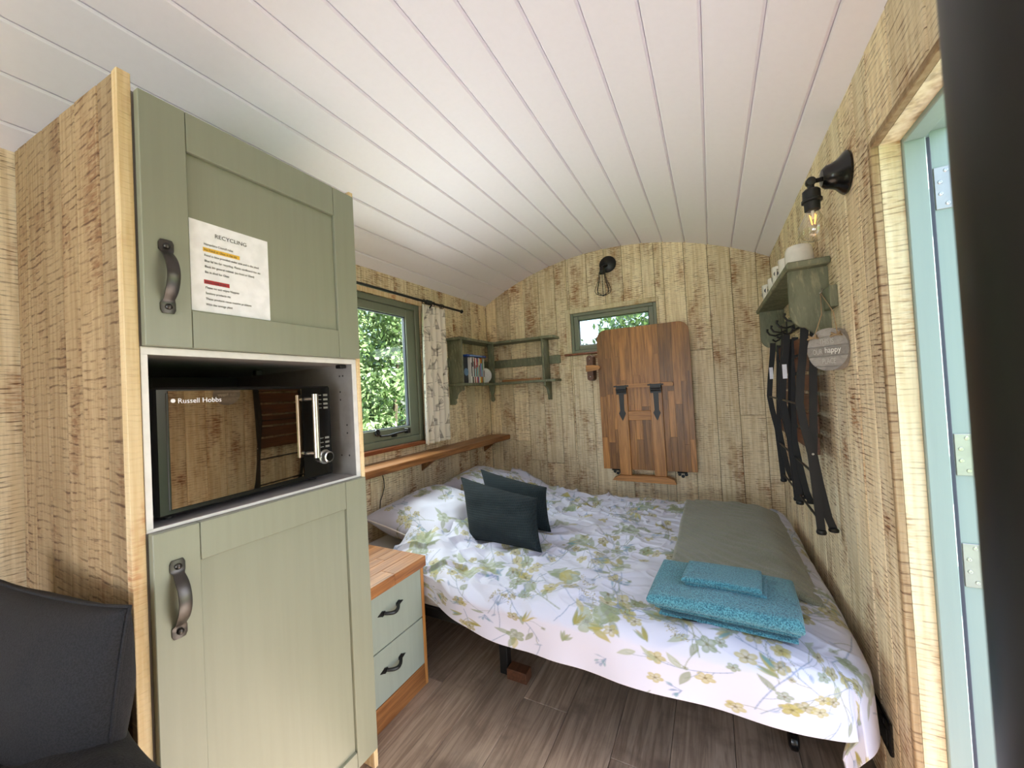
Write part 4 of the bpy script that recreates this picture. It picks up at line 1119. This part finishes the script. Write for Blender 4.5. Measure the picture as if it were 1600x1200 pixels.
for a in (-.038, .034):
    p = fs_(a, .040, .005)
    bw = MB()
    for s_ in (-1, 1):
        q = [Vector(p), Vector(p) + sr * .012 * s_ + su * .006, Vector(p) + sr * .016 * s_ + su * -.002, Vector(p)]
        bw.tube(q, [.002, .004, .004, .002], 6)
    bw.build('knot', M['twine'], sg)
MB().tube([(.335, 1.575, 1.418), (.335, 1.568, 1.415), (.332, 1.564, 1.405), (.326, 1.565, 1.402)], .0015, 6).build('cup_hook', M['steel'], sh)

# ------------------------------------------------------------------ socket
so = thing('socket_plate', 'black double wall socket low on the right wall past the bed', 'socket', (XR, 1.37, 0.2))
MB().box(XR - .009, XR - .0005, 1.297, 1.443, .157, .243, .003).build('plate', M['black_gloss'], so)
for y in (1.335, 1.405):
    MB().box(XR - .0100, XR - .0085, y - .022, y + .022, .172, .214, .0006).build('outlet', M['black_matt'], so)
    MB().box(XR - .0115, XR - .0085, y - .008, y + .008, .219, .235, .001).build('switch', M['black_matt'], so)

# ------------------------------------------------------------------ bed
bed = thing('bed', 'double bed on a black metal frame across the end of the hut', 'bed', (-0.68, 1.83, 0))
MB().box(XL + .03, .265, 1.235, 2.44, .255, .392, .03).build('mattress', M['mattress'], bed)
fr_ = MB()
fr_.box(XL + .03, .265, 1.25, 1.29, .215, .254, .003); fr_.box(XL + .03, .265, 2.40, 2.44, .215, .254, .003)
fr_.box(XL + .03, XL + .07, 1.291, 2.399, .215, .254, .003); fr_.box(.225, .265, 1.291, 2.399, .215, .254, .003)
for x in (-1.2, -.75, -.3): fr_.box(x, x + .03, 1.291, 2.399, .22, .25, .002)
fr_.build('frame', M['black'], bed)
for (x, y) in ((-.808, 1.36), (-1.5, 1.36), (-.808, 2.3), (-1.5, 2.3), (.10, 2.3)):
    MB().box(x - .018, x + .018, y - .018, y + .018, 0.0, .2545, .003).build('leg', M['black'], bed)
lg = MB().tube([(.150, 1.44, .215), (.150, 1.44, .06)], .013, 10).build('leg', M['black'], bed)
MB().lathe([(0, -.014), (.016, -.014), (.026, -.008), (.027, 0), (.026, .008), (.016, .014), (0, .014)], 18, frame_matrix((.158, 1.425, .0275), (0, 1, 0), (0, 0, 1))).build('castor', M['black_gloss'], lg)
blk = MB().box(-.785, -.70, 1.325, 1.375, 0.0005, .042, .002)
meta(blk.build('wood_block', M['slat']), 'small wooden block on the floor beside the bed leg', 'wood block')

# floral print
def paint_floral(w, h, seed, base=(186, 187, 205)):
    c = Canvas(w, h, 0.0028, base); r = random.Random(seed)
    OL = (138, 128, 56); OL2 = (158, 148, 84); SG = (118, 130, 98); SG2 = (142, 150, 122); BL = (112, 128, 160); BL2 = (134, 148, 176); TE = (84, 128, 140); BR = (92, 80, 40); ST = (118, 132, 152); STG = (112, 120, 86)
    def spray(x, y):
        a = r.uniform(0, 6.28)
        main, aa = c.curve((x, y), a, r.uniform(.22, .34), r.uniform(-1.1, 1.1), .0017, r.choice((ST, STG, BL)), .75, 14)
        for k in range(3, 14, 2):
            p = main[k]; s = r.choice((-1, 1)); b = math.atan2(main[k][1] - main[k - 1][1], main[k][0] - main[k - 1][0]) + s * r.uniform(.5, 1.1)
            pts, _ = c.curve(p, b, r.uniform(.03, .09), s * -.6, .0012, r.choice((ST, STG)), .7, 6)
            e = pts[-1]; q = r.random()
            if q < .38: c.flower(e[0], e[1], r.uniform(.020, .031), 5, r.uniform(0, 6), r.choice((OL, OL2, OL2, SG)), BR, .8)
            elif q < .62: c.leaf(e[0], e[1], r.uniform(.022, .040), r.uniform(.008, .013), b, r.choice((SG, SG2, STG)), .75)
            elif q < .8: c.flower(e[0], e[1], r.uniform(.008, .013), 4, r.uniform(0, 6), r.choice((OL, SG)), BR, .7)
            else: c.leaf(e[0], e[1], r.uniform(.012, .02), .005, b + 1, r.choice((BL, BL2)), .6)
        return main[-1], aa
    def umbel(x, y):
        a = r.uniform(0, 6.28)
        pts, aa = c.curve((x, y), a, r.uniform(.10, .16), r.uniform(-.6, .6), .0014, BL, .75, 8)
        e = pts[-1]
        for k in range(11):
            b = aa + (k - 5) * .17; q, _ = c.curve(e, b, r.uniform(.035, .055), .1, .0009, BL, .7, 3)
            for _ in range(6):
                c.blob(q[-1][0] + r.gauss(0, .005), q[-1][1] + r.gauss(0, .005), .005, lambda dx, dy: np.hypot(dx, dy) - .0019, r.choice((OL, BR, OL2)), .8, .001, 0)
    def big(x, y):
        R = r.uniform(.036, .052)
        c.flower(x, y, R, 5, r.uniform(0, 6), r.choice((SG2, SG, SG2)), (120, 118, 120), .8, .62)
        c.blob(x, y, R * .5, lambda dx, dy: np.hypot(dx, dy) - R * .3, SG, .5)
        for k in range(3):
            a = r.uniform(0, 6.28); c.leaf(x + R * 1.3 * math.cos(a), y + R * 1.3 * math.sin(a), r.uniform(.025, .04), r.uniform(.009, .013), a, r.choice((SG, STG, OL2)), .7)
    def tuft(x, y):
        a = r.uniform(0, 6.28)
        for k in range(5):
            b = a + r.uniform(-.5, .5); c.leaf(x + .03 * math.cos(b), y + .03 * math.sin(b), r.uniform(.02, .035), r.uniform(.004, .007), b, r.choice((OL, OL2, SG, OL, TE)), .75)
    def blue(x, y):
        a = r.uniform(0, 6.28)
        for k in range(7):
            b = a + r.uniform(-1, 1); q, _ = c.curve((x, y), b, r.uniform(.02, .05), .3, .001, BL, .7, 4); c.leaf(q[-1][0], q[-1][1], .011, .0045, b, r.choice((BL, BL2, TE)), .6)
    n = w * h
    def scatter(k, fn):
        m = max(1, int(k * n)); g = int(math.sqrt(m)) + 1
        for _ in range(m): fn(r.uniform(0, w), r.uniform(0, h))
    scatter(34, spray); scatter(15, umbel); scatter(17, big); scatter(14, tuft); scatter(13, blue)
    scatter(22, lambda x, y: c.flower(x, y, r.uniform(.018, .028), 5, r.uniform(0, 6), r.choice((OL, OL2, SG)), BR, .8))
    return c.c

# duvet: u along X, v from the far edge over the top and down the near side
UX0, UX1 = -1.33, .315            # flat part in X
VY1 = 2.46
uL, vL = 1.83, 1.66
fl_ = paint_floral(uL, vL, 4)
ny_, nx_ = fl_.shape[:2]
U = np.linspace(0, uL, nx_)[None, :] + np.zeros((ny_, 1)); V = np.linspace(0, vL, ny_)[:, None] + np.zeros((1, nx_))
Xp = UX0 + U                                    # nominal X on the cloth
def drape(s, r, k=1.0):
    """s = cloth length past the edge-tangent point; returns horizontal advance, drop"""
    L = r * math.pi / 2
    a = np.clip(s / r, 0, math.pi / 2)
    hx = np.where(s < 0, s, r * np.sin(a)); dz = np.where(s < 0, 0, r * (1 - np.cos(a)))
    ex = np.clip(s - L, 0, None)
    return hx + 0.06 * ex, dz + ex
fold_n = vn(Xp * 7 + 3, V * 0 + 1.3, 3)
ye = 1.135 + 0.085 * sstep(-.86, -1.10, Xp) + 0.02 * np.clip((Xp + .3), 0, 1)
rN = 0.085
# near edge: tangent point lies at ye + rN
far_drop = 0.10
top_len = VY1 - (ye + rN)
sN = V - far_drop - top_len
adv, dropN = drape(sN, rN)
hemcap = 0.150 - 0.055 * sstep(-.60, -1.02, Xp)
# limit the near drop to the hem by compressing the cloth
mx = (vL - far_drop - top_len - rN * math.pi / 2 + rN)
dropN = dropN * (hemcap / mx)
Yp = np.where(sN < 0, VY1 - (V - far_drop), ye + rN - adv)
Yp = np.where(V < far_drop, VY1 + 0.02, Yp)
dropF = np.clip(far_drop - V, 0, None)
rX = 0.07
sX = Xp - (.328 - rX)
advX, dropX = drape(sX, rX)
Xq = np.where(sX < 0, Xp, .328 - rX + advX - 0.02 * np.clip(sX - .1, 0, 1))
drop = (dropN ** 2.2 + np.clip(dropX, 0, None) ** 2.2) ** (1 / 2.2) + dropF
cornerp = sstep(0.02, .15, dropN) * sstep(.01, .13, dropX)
Rc, xc_, yc_ = .21, .335, 1.13
ca = np.clip((Xq - (xc_ - Rc)) / Rc, 0, None); cbb = np.clip((yc_ + Rc - Yp) / Rc, 0, None)
cf = np.where((ca > 0) & (cbb > 0), np.maximum(ca, cbb) / np.maximum(np.hypot(ca, cbb), 1e-6), 1.0)
Xq = np.where(ca > 0, xc_ - Rc + ca * cf * Rc, Xq); Yp = np.where(cbb > 0, yc_ + Rc - cbb * cf * Rc, Yp)
Xq = Xq - .03 * cornerp; Yp = Yp + .02 * cornerp
drop = drop + .05 * cornerp
zt = 0.425 + 0.105 * sstep(-.98, -1.32, Xp) * sstep(1.22, 1.5, Yp) + .035 * sstep(-.7, -1.2, Xp) * sstep(1.9, 2.2, Yp) - .012 * sstep(.1, .3, Xp)
wr = 0.022 * vn(Xp * 4.5, Yp * 5.5, 0) + 0.014 * vn(Xp * 9 + Yp * 4, Yp * 11 - Xp * 3, 1)
rid = np.abs(vn(Xp * 6 + Yp * 7, Yp * 13 - Xp * 5, 2)); wr += 0.026 * (0.25 - np.minimum(rid, .25)) * 2 * (0.4 + 1.0 * sstep(.0, -.9, Xp))
rid2 = np.abs(vn(Xp * 12 - Yp * 5 + 9, Yp * 22 + Xp * 8, 5)); wr += 0.012 * (0.2 - np.minimum(rid2, .2)) * 3 * (0.4 + sstep(1.4, 2.2, Yp))
wr += .020 * np.sin((Xp * .9 + Yp * 1.0) * 40 + 3 * vn(Xp * 5, Yp * 5, 6)) * sstep(-.3, -.9, Xp) * sstep(1.9, 1.3, Yp) * .35
fade = sstep(0, .09, drop)
Z = zt + wr * (1 - fade) - drop
Yp = Yp - fade * (0.016 * vn(Xp * 4, V * 3, 3) + .004 * np.sin(Xp * 23 + 2 * vn(Xp * 3, V * 2, 4)) * sstep(.02, .15, dropN))
Z = Z + 0.008 * vn(Xp * 3, 0 * V + .5, 6) * fade
Xq = np.minimum(Xq, XR - .012)
dv = thing('duvet', 'white floral duvet with yellow and sage flowers spread over the bed', 'duvet', (-0.6, 1.8, 0.42))
np_grid('cover', np.stack([Xq, Yp, Z], -1)[::-1], M['print_cloth'], dv, colors=fl_[::-1], thick=0.006)

# pillows
def pillow_pts(nx, ny, W, H, T, pinch=.06, sag=0.0, seed=0):
    u = np.linspace(-1, 1, nx)[None, :] + np.zeros((ny, 1)); v = np.linspace(-1, 1, ny)[:, None] + np.zeros((1, nx))
    prof = (np.clip(1 - np.abs(u) ** 2.6, 0, 1) * np.clip(1 - np.abs(v) ** 2.6, 0, 1)) ** 0.5
    px = W / 2 * u * (1 - pinch * (1 - np.abs(v) ** 2.5)* np.abs(u) ** 3); py = H / 2 * v * (1 - pinch * (1 - np.abs(u) ** 2.5) * np.abs(v) ** 3)
    n = vn(u * 2.2 + 5 + seed, v * 2.2 + 3, seed) * .25 + vn(u * 5 + 5, v * 5 + seed, seed + 1) * .08
    return px, py, T / 2 * prof * (1 + n)
def cushion(t, o, ex, ey, W, H, T, mat, seed, colors=None, nx=60, ny=60, name='cover', corners=None):
    """two faces of a cushion joined into one closed grid"""
    px, py, pz = pillow_pts(nx, ny, W, H, T, seed=seed)
    ex = Vector(ex).normalized(); ey = Vector(ey); ey = (ey - ex * ey.dot(ex)).normalized(); ez = ex.cross(ey)
    o_, a, b, c = (np.array(q) for q in (o, ex, ey, ez))
    F = o_ + px[..., None] * a + py[..., None] * b + pz[..., None] * c
    Bk = o_ + px[..., None] * a + py[..., None] * b - pz[..., None] * c
    if corners is not None:
        c00, c10, c11, c01 = (np.array(q) for q in corners)
        uu = (px / W + .5)[..., None]; vv = (py / H + .5)[..., None]
        mid = c00 * (1 - uu) * (1 - vv) + c10 * uu * (1 - vv) + c11 * uu * vv + c01 * (1 - uu) * vv
        nrm = np.cross((c10 - c00) + (c11 - c01), (c01 - c00) + (c11 - c10)); nrm = nrm / np.linalg.norm(nrm)
        F = mid + pz[..., None] * nrm; Bk = mid - pz[..., None] * nrm
    both = np.concatenate([F, Bk[::-1]], 0)
    cl_ = None if colors is None else np.concatenate([colors, colors[::-1]], 0)
    ob = np_grid(name, both, mat, t, colors=cl_)
    m = ob.modifiers.new('weld', 'WELD'); m.merge_threshold = 0.0006
    rimpts = [F[0, i] for i in range(0, nx, 2)] + [F[j, -1] for j in range(0, ny, 2)] + [F[-1, i] for i in range(nx - 1, -1, -2)] + [F[j, 0] for j in range(ny - 1, -1, -2)]
    return ob, rimpts
for (nm, oy, oz, lab, sd) in (('pillow', 1.675, .485, 'floral bed pillow nearest the oak topped drawers', 2), ('pillow', 2.235, .50, 'floral bed pillow behind the dark teal cushions, by the end wall', 6)):
    pc = paint_floral(.72, .50, sd + 20)
    t = thing(nm, lab, 'pillow', (-1.38, oy, oz - .08), group='bed pillows')
    ob, rim = cushion(t, (-1.375, oy, oz), (0, 1, 0.03), (-1, 0, .22), .60 if sd == 2 else .49, .50, .20, M['print_cloth'], sd, colors=pc, nx=pc.shape[1], ny=pc.shape[0])
    MB().tube(rim, .004, 6, closed=True).build('piping', M['piping'], t)

# dark teal cushions
for (k, lab, sd) in (([(-1.075, 1.53, .44), (-.685, 1.50, .445), (-.765, 1.66, .625), (-1.185, 1.64, .705)], 'dark teal waffle cushion in front, leaning on its partner', 1), ([(-1.06, 1.70, .45), (-.73, 1.72, .450), (-.775, 1.80, .640), (-1.16, 1.795, .715)], 'dark teal waffle cushion leaning behind the front one', 3)):
    t = thing('cushion', lab, 'cushion', (k[0][0] + .2, k[0][1], .43), group='dark teal cushions')
    ob, rim = cushion(t, (0, 0, 0), (1, 0, 0), (0, 1, 0), .40, .355, .12, M['teal_waffle'], sd, corners=k)
    MB().tube(rim, .0028, 6, closed=True).build('seam', M['teal_waffle'], t)

# folded textiles: rounded slabs that follow the bed
def slab(t, name, x0, x1, y0, y1, z0, z1, mat, amp=.004, nscale=9, seed=0, shear=(0, 0), res=.007, ridge=0, tilt=0, zfun=None, rr=None):
    nx = int((x1 - x0) / res) + 2; ny = int((y1 - y0) / res) + 2; h = (z1 - z0) / 2; r = rr or h
    def side(n, a, b): return np.linspace(a, b, n)
    us = np.concatenate([[x0] * 5, side(nx, x0 + r * .3, x1 - r * .3), [x1] * 5]); vs_ = np.concatenate([[y0] * 5, side(ny, y0 + r * .3, y1 - r * .3), [y1] * 5])
    # top and bottom sheets meeting in a rounded rim
    u = np.linspace(-1, 1, nx); v = np.linspace(-1, 1, ny); Ug, Vg = np.meshgrid(u, v)
    px = (x0 + x1) / 2 + (x1 - x0) / 2 * np.sign(Ug) * (1 - (1 - np.abs(Ug)) ** 1.6); py = (y0 + y1) / 2 + (y1 - y0) / 2 * np.sign(Vg) * (1 - (1 - np.abs(Vg)) ** 1.6)
    ex = np.minimum(np.minimum(px - x0, x1 - px), np.minimum(py - y0, y1 - py)); q = np.clip(1 - ex / r, 0, 1)
    prof = np.sqrt(np.clip(1 - q * q, 0, 1))
    # round corners in plan
    zm = (z0 + z1) / 2; nz = amp * vn(px * nscale + seed, py * nscale, seed) + amp * .5 * vn(px * nscale * 2.7, py * nscale * 2.7 + seed, seed + 1)
    zz = zfun(px, py) if zfun else 0
    sx_ = px + shear[0] * (py - y0); sy_ = py + shear[1] * (px - x0)
    wob = .006 * vn(px * 6, py * 6 + seed, seed + 2); sx_ = sx_ + wob * q; sy_ = sy_ + .006 * vn(px * 6 + 4, py * 6, seed + 3) * q
    rg = 0
    if ridge: rg = ridge * (np.abs(((px * .75 + py * 1.0) * 17 + 1.6 * vn(px * 5, py * 5, 6)) % 1 - .5) - .25) * prof
    T_ = np.stack([sx_, sy_, zm + h * prof + nz * prof + zz + rg], -1); B_ = np.stack([sx_, sy_, zm - h * prof + zz], -1)
    ob = np_grid(name, np.concatenate([T_, B_[::-1]], 0), mat, t)
    m = ob.modifiers.new('weld', 'WELD'); m.merge_threshold = 0.0004
    return ob
bk = thing('folded_blanket', 'grey green ribbed fleece blanket folded on the foot of the bed', 'blanket', (.05, 1.95, .43))
zf = lambda x, y: -.05 * sstep(.14, .30, x) ** 1.5
slab(bk, 'lower_fold', -.165, .285, 1.475, 2.40, .424, .446, M['blanket'], .006, 6, 1, ridge=0, zfun=zf, shear=(.0, .05))
slab(bk, 'upper_fold', -.172, .272, 1.46, 2.39,   .444, .472, M['blanket'], .012, 5, 2, ridge=.010, zfun=zf, shear=(.0, .05))
tw_ = thing('bath_towel', 'large turquoise bath towel folded on the corner of the bed', 'towel', (0, 1.35, .43), group='turquoise towels')
slab(tw_, 'lower_fold', -.198, .172, 1.255, 1.49, .438, .462, M['towel'], .004, 8, 3, shear=(.06, -.03), res=.006)
slab(tw_, 'upper_fold', -.215, .178, 1.225, 1.495, .460, .498, M['towel'], .010, 6, 4, shear=(.06, -.03), res=.006)
sl_ = slab(tw_, 'hem', -.185, .165, 1.243, 1.47, .430, .439, M['towel'], .002, 8, 5, shear=(.06, -.03), res=.008)
MB().box(-.118, -.078, 1.238, 1.252, .433, .4355).build('care_label', M['black'], tw_)
ht = thing('hand_towel', 'small turquoise hand towel folded on top of the bath towel', 'towel', (0, 1.38, .5), group='turquoise towels')
slab(ht, 'lower_fold', -.112, .105, 1.315, 1.452, .497, .510, M['towel'], .004, 9, 6, shear=(.10, -.03), res=.005)
slab(ht, 'upper_fold', -.120, .092, 1.308, 1.448, .508, .528, M['towel'], .005, 7, 7, shear=(.10, -.03), res=.005)

# ------------------------------------------------------------------ bench with cushion and throw (left of the camera)
bn = thing('bench_seat', 'low bench seat against the cabinet side, mostly out of view', 'bench', (-1.25, -0.4, 0))
MB().box(XL + .01, -.90, -1.3, .295, 0, .22, .004).build('base', M['plank'], bn)
MB().box(XL + .01, -.88, -1.3, .297, .221, .34, .03).build('seat_pad', M['charcoal'], bn)
t = thing('scatter_cushion', 'large charcoal linen cushion propped against the cabinet side', 'cushion', (-1.1, .23, .48))
ob, rim = cushion(t, (-1.165, .205, .560), (.985, .14, .0), (-.02, .10, .95), .56, .50, .15, M['charcoal'], 5)
MB().tube(rim, .003, 6, closed=True).build('seam', M['charcoal'], t)
def zth(x, y): return .03 * vn(x * 6 + 2, y * 6, 2) + .02 * vn(x * 14, y * 14, 3) - .5 * np.clip(x + .70, 0, 1)
t = thing('fleece_throw', 'black fleece throw bunched below the charcoal cushion', 'throw', (-.9, .1, .5))
slab(t, 'fleece', -1.15, -.60, -.25, .285, .50, .605, M['throw'], .02, 7, 3, zfun=zth, rr=.05)

# ------------------------------------------------------------------ black stove pipe next to the camera
pr_ = .055; pdist = .30; paz = math.radians(22.3) + math.asin(pr_ / pdist)
px_, py_ = pdist * math.sin(paz), pdist * math.cos(paz)
pp = thing('stove_pipe', 'tall black pipe standing close by at the doorway edge', 'pipe', (px_, py_, 0))
MB().lathe([(pr_, 0.02), (pr_, 2.08)], 64, Matrix.Translation((px_, py_, 0))).build('flue', M['pipe'], pp)
MB().lathe([(0, 0), (.09, 0), (.09, .018), (.058, .022), (0, .022)], 32, Matrix.Translation((px_, py_, 0))).build('base_collar', M['pipe'], pp)

# ------------------------------------------------------------------ greenery outside
def foliage(name, centres, n, size, mat, parent, seed):
    r = np.random.RandomState(seed); V = []; 
    C = np.array([c[:3] for c in centres]); R = np.array([c[3:6] for c in centres]); w = np.prod(R, 1); w = w / w.sum()
    k = r.choice(len(C), n, p=w); d = r.normal(size=(n, 3)); d /= np.linalg.norm(d, axis=1)[:, None]
    p = C[k] + d * R[k] * (r.rand(n, 1) ** .33) * (0.75 + .5 * r.rand(n, 1))
    a = r.normal(size=(n, 3)); a /= np.linalg.norm(a, axis=1)[:, None]
    b = np.cross(a, r.normal(size=(n, 3))); b /= np.linalg.norm(b, axis=1)[:, None]
    s = size * (0.6 + .8 * r.rand(n, 1)); cc = np.cross(a, b)
    P = np.stack([p - a * s, p + b * s * .45 + cc * s * .1, p + a * s, p - b * s * .45 + cc * s * .1], 1).reshape(-1, 3)
    me = bpy.data.meshes.new(name); me.vertices.add(len(P)); me.vertices.foreach_set('co', (P - np.array(OFF[parent.name])).astype(np.float32).ravel())
    me.loops.add(4 * n); me.loops.foreach_set('vertex_index', np.arange(4 * n, dtype=np.int32)); me.polygons.add(n)
    me.polygons.foreach_set('loop_start', np.arange(0, 4 * n, 4, dtype=np.int32)); me.update(calc_edges=True)
    me.materials.append(mat); o = bpy.data.objects.new(name, me); col.objects.link(o); o.parent = parent; o['kind'] = 'stuff'
    return o
def bush(name, label, cat, base, centres, n, size, mat, seed, group=None):
    t = thing(name, label, cat, base, group=group)
    foliage('foliage', centres, n, size, mat, t, seed)
    tr = MB()
    for c in centres[:6]:
        tr.tube([base, ((base[0] + c[0]) / 2 + .1, (base[1] + c[1]) / 2, (base[2] + c[2]) / 2 - .1), c[:3]], [.07, .045, .015], 6)
    tr.build('stem', M['bark'], t)
rr_ = random.Random(3)
cen = [(-4.3 + rr_.uniform(-.6, .6), 4.1 + rr_.uniform(-1.7, 1.8), rr_.uniform(-.3, 3.2), rr_.uniform(.2, .4), rr_.uniform(.2, .42), rr_.uniform(.15, .3)) for _ in range(95)]
bush('leafy_bush', 'tall leafy green bush close outside the large side window', 'bush', (-4.5, 4.1, -.6), cen, 38000, .042, M['leaf'], 1)
cen = [(-7.6 + rr_.uniform(-.6, .6), 7.0 + rr_.uniform(-2.6, 2.6), rr_.uniform(0, 4.8), .9, 1.0, .8) for _ in range(24)]
bush('hedge_tree', 'dense darker tree standing behind the bush outside the side window', 'tree', (-7.6, 7.0, -.6), cen, 20000, .085, M['leaf2'], 2)
cen = [(-2.0 + rr_.uniform(-2.0, 1.8), 7.6 + rr_.uniform(-.7, .7), rr_.uniform(.2, 4.2), .5, .55, .5) for _ in range(24)]
bush('garden_tree', 'airy green tree seen through the small end window', 'tree', (-2.0, 7.7, -.6), cen, 26000, .06, M['leaf2'], 3)
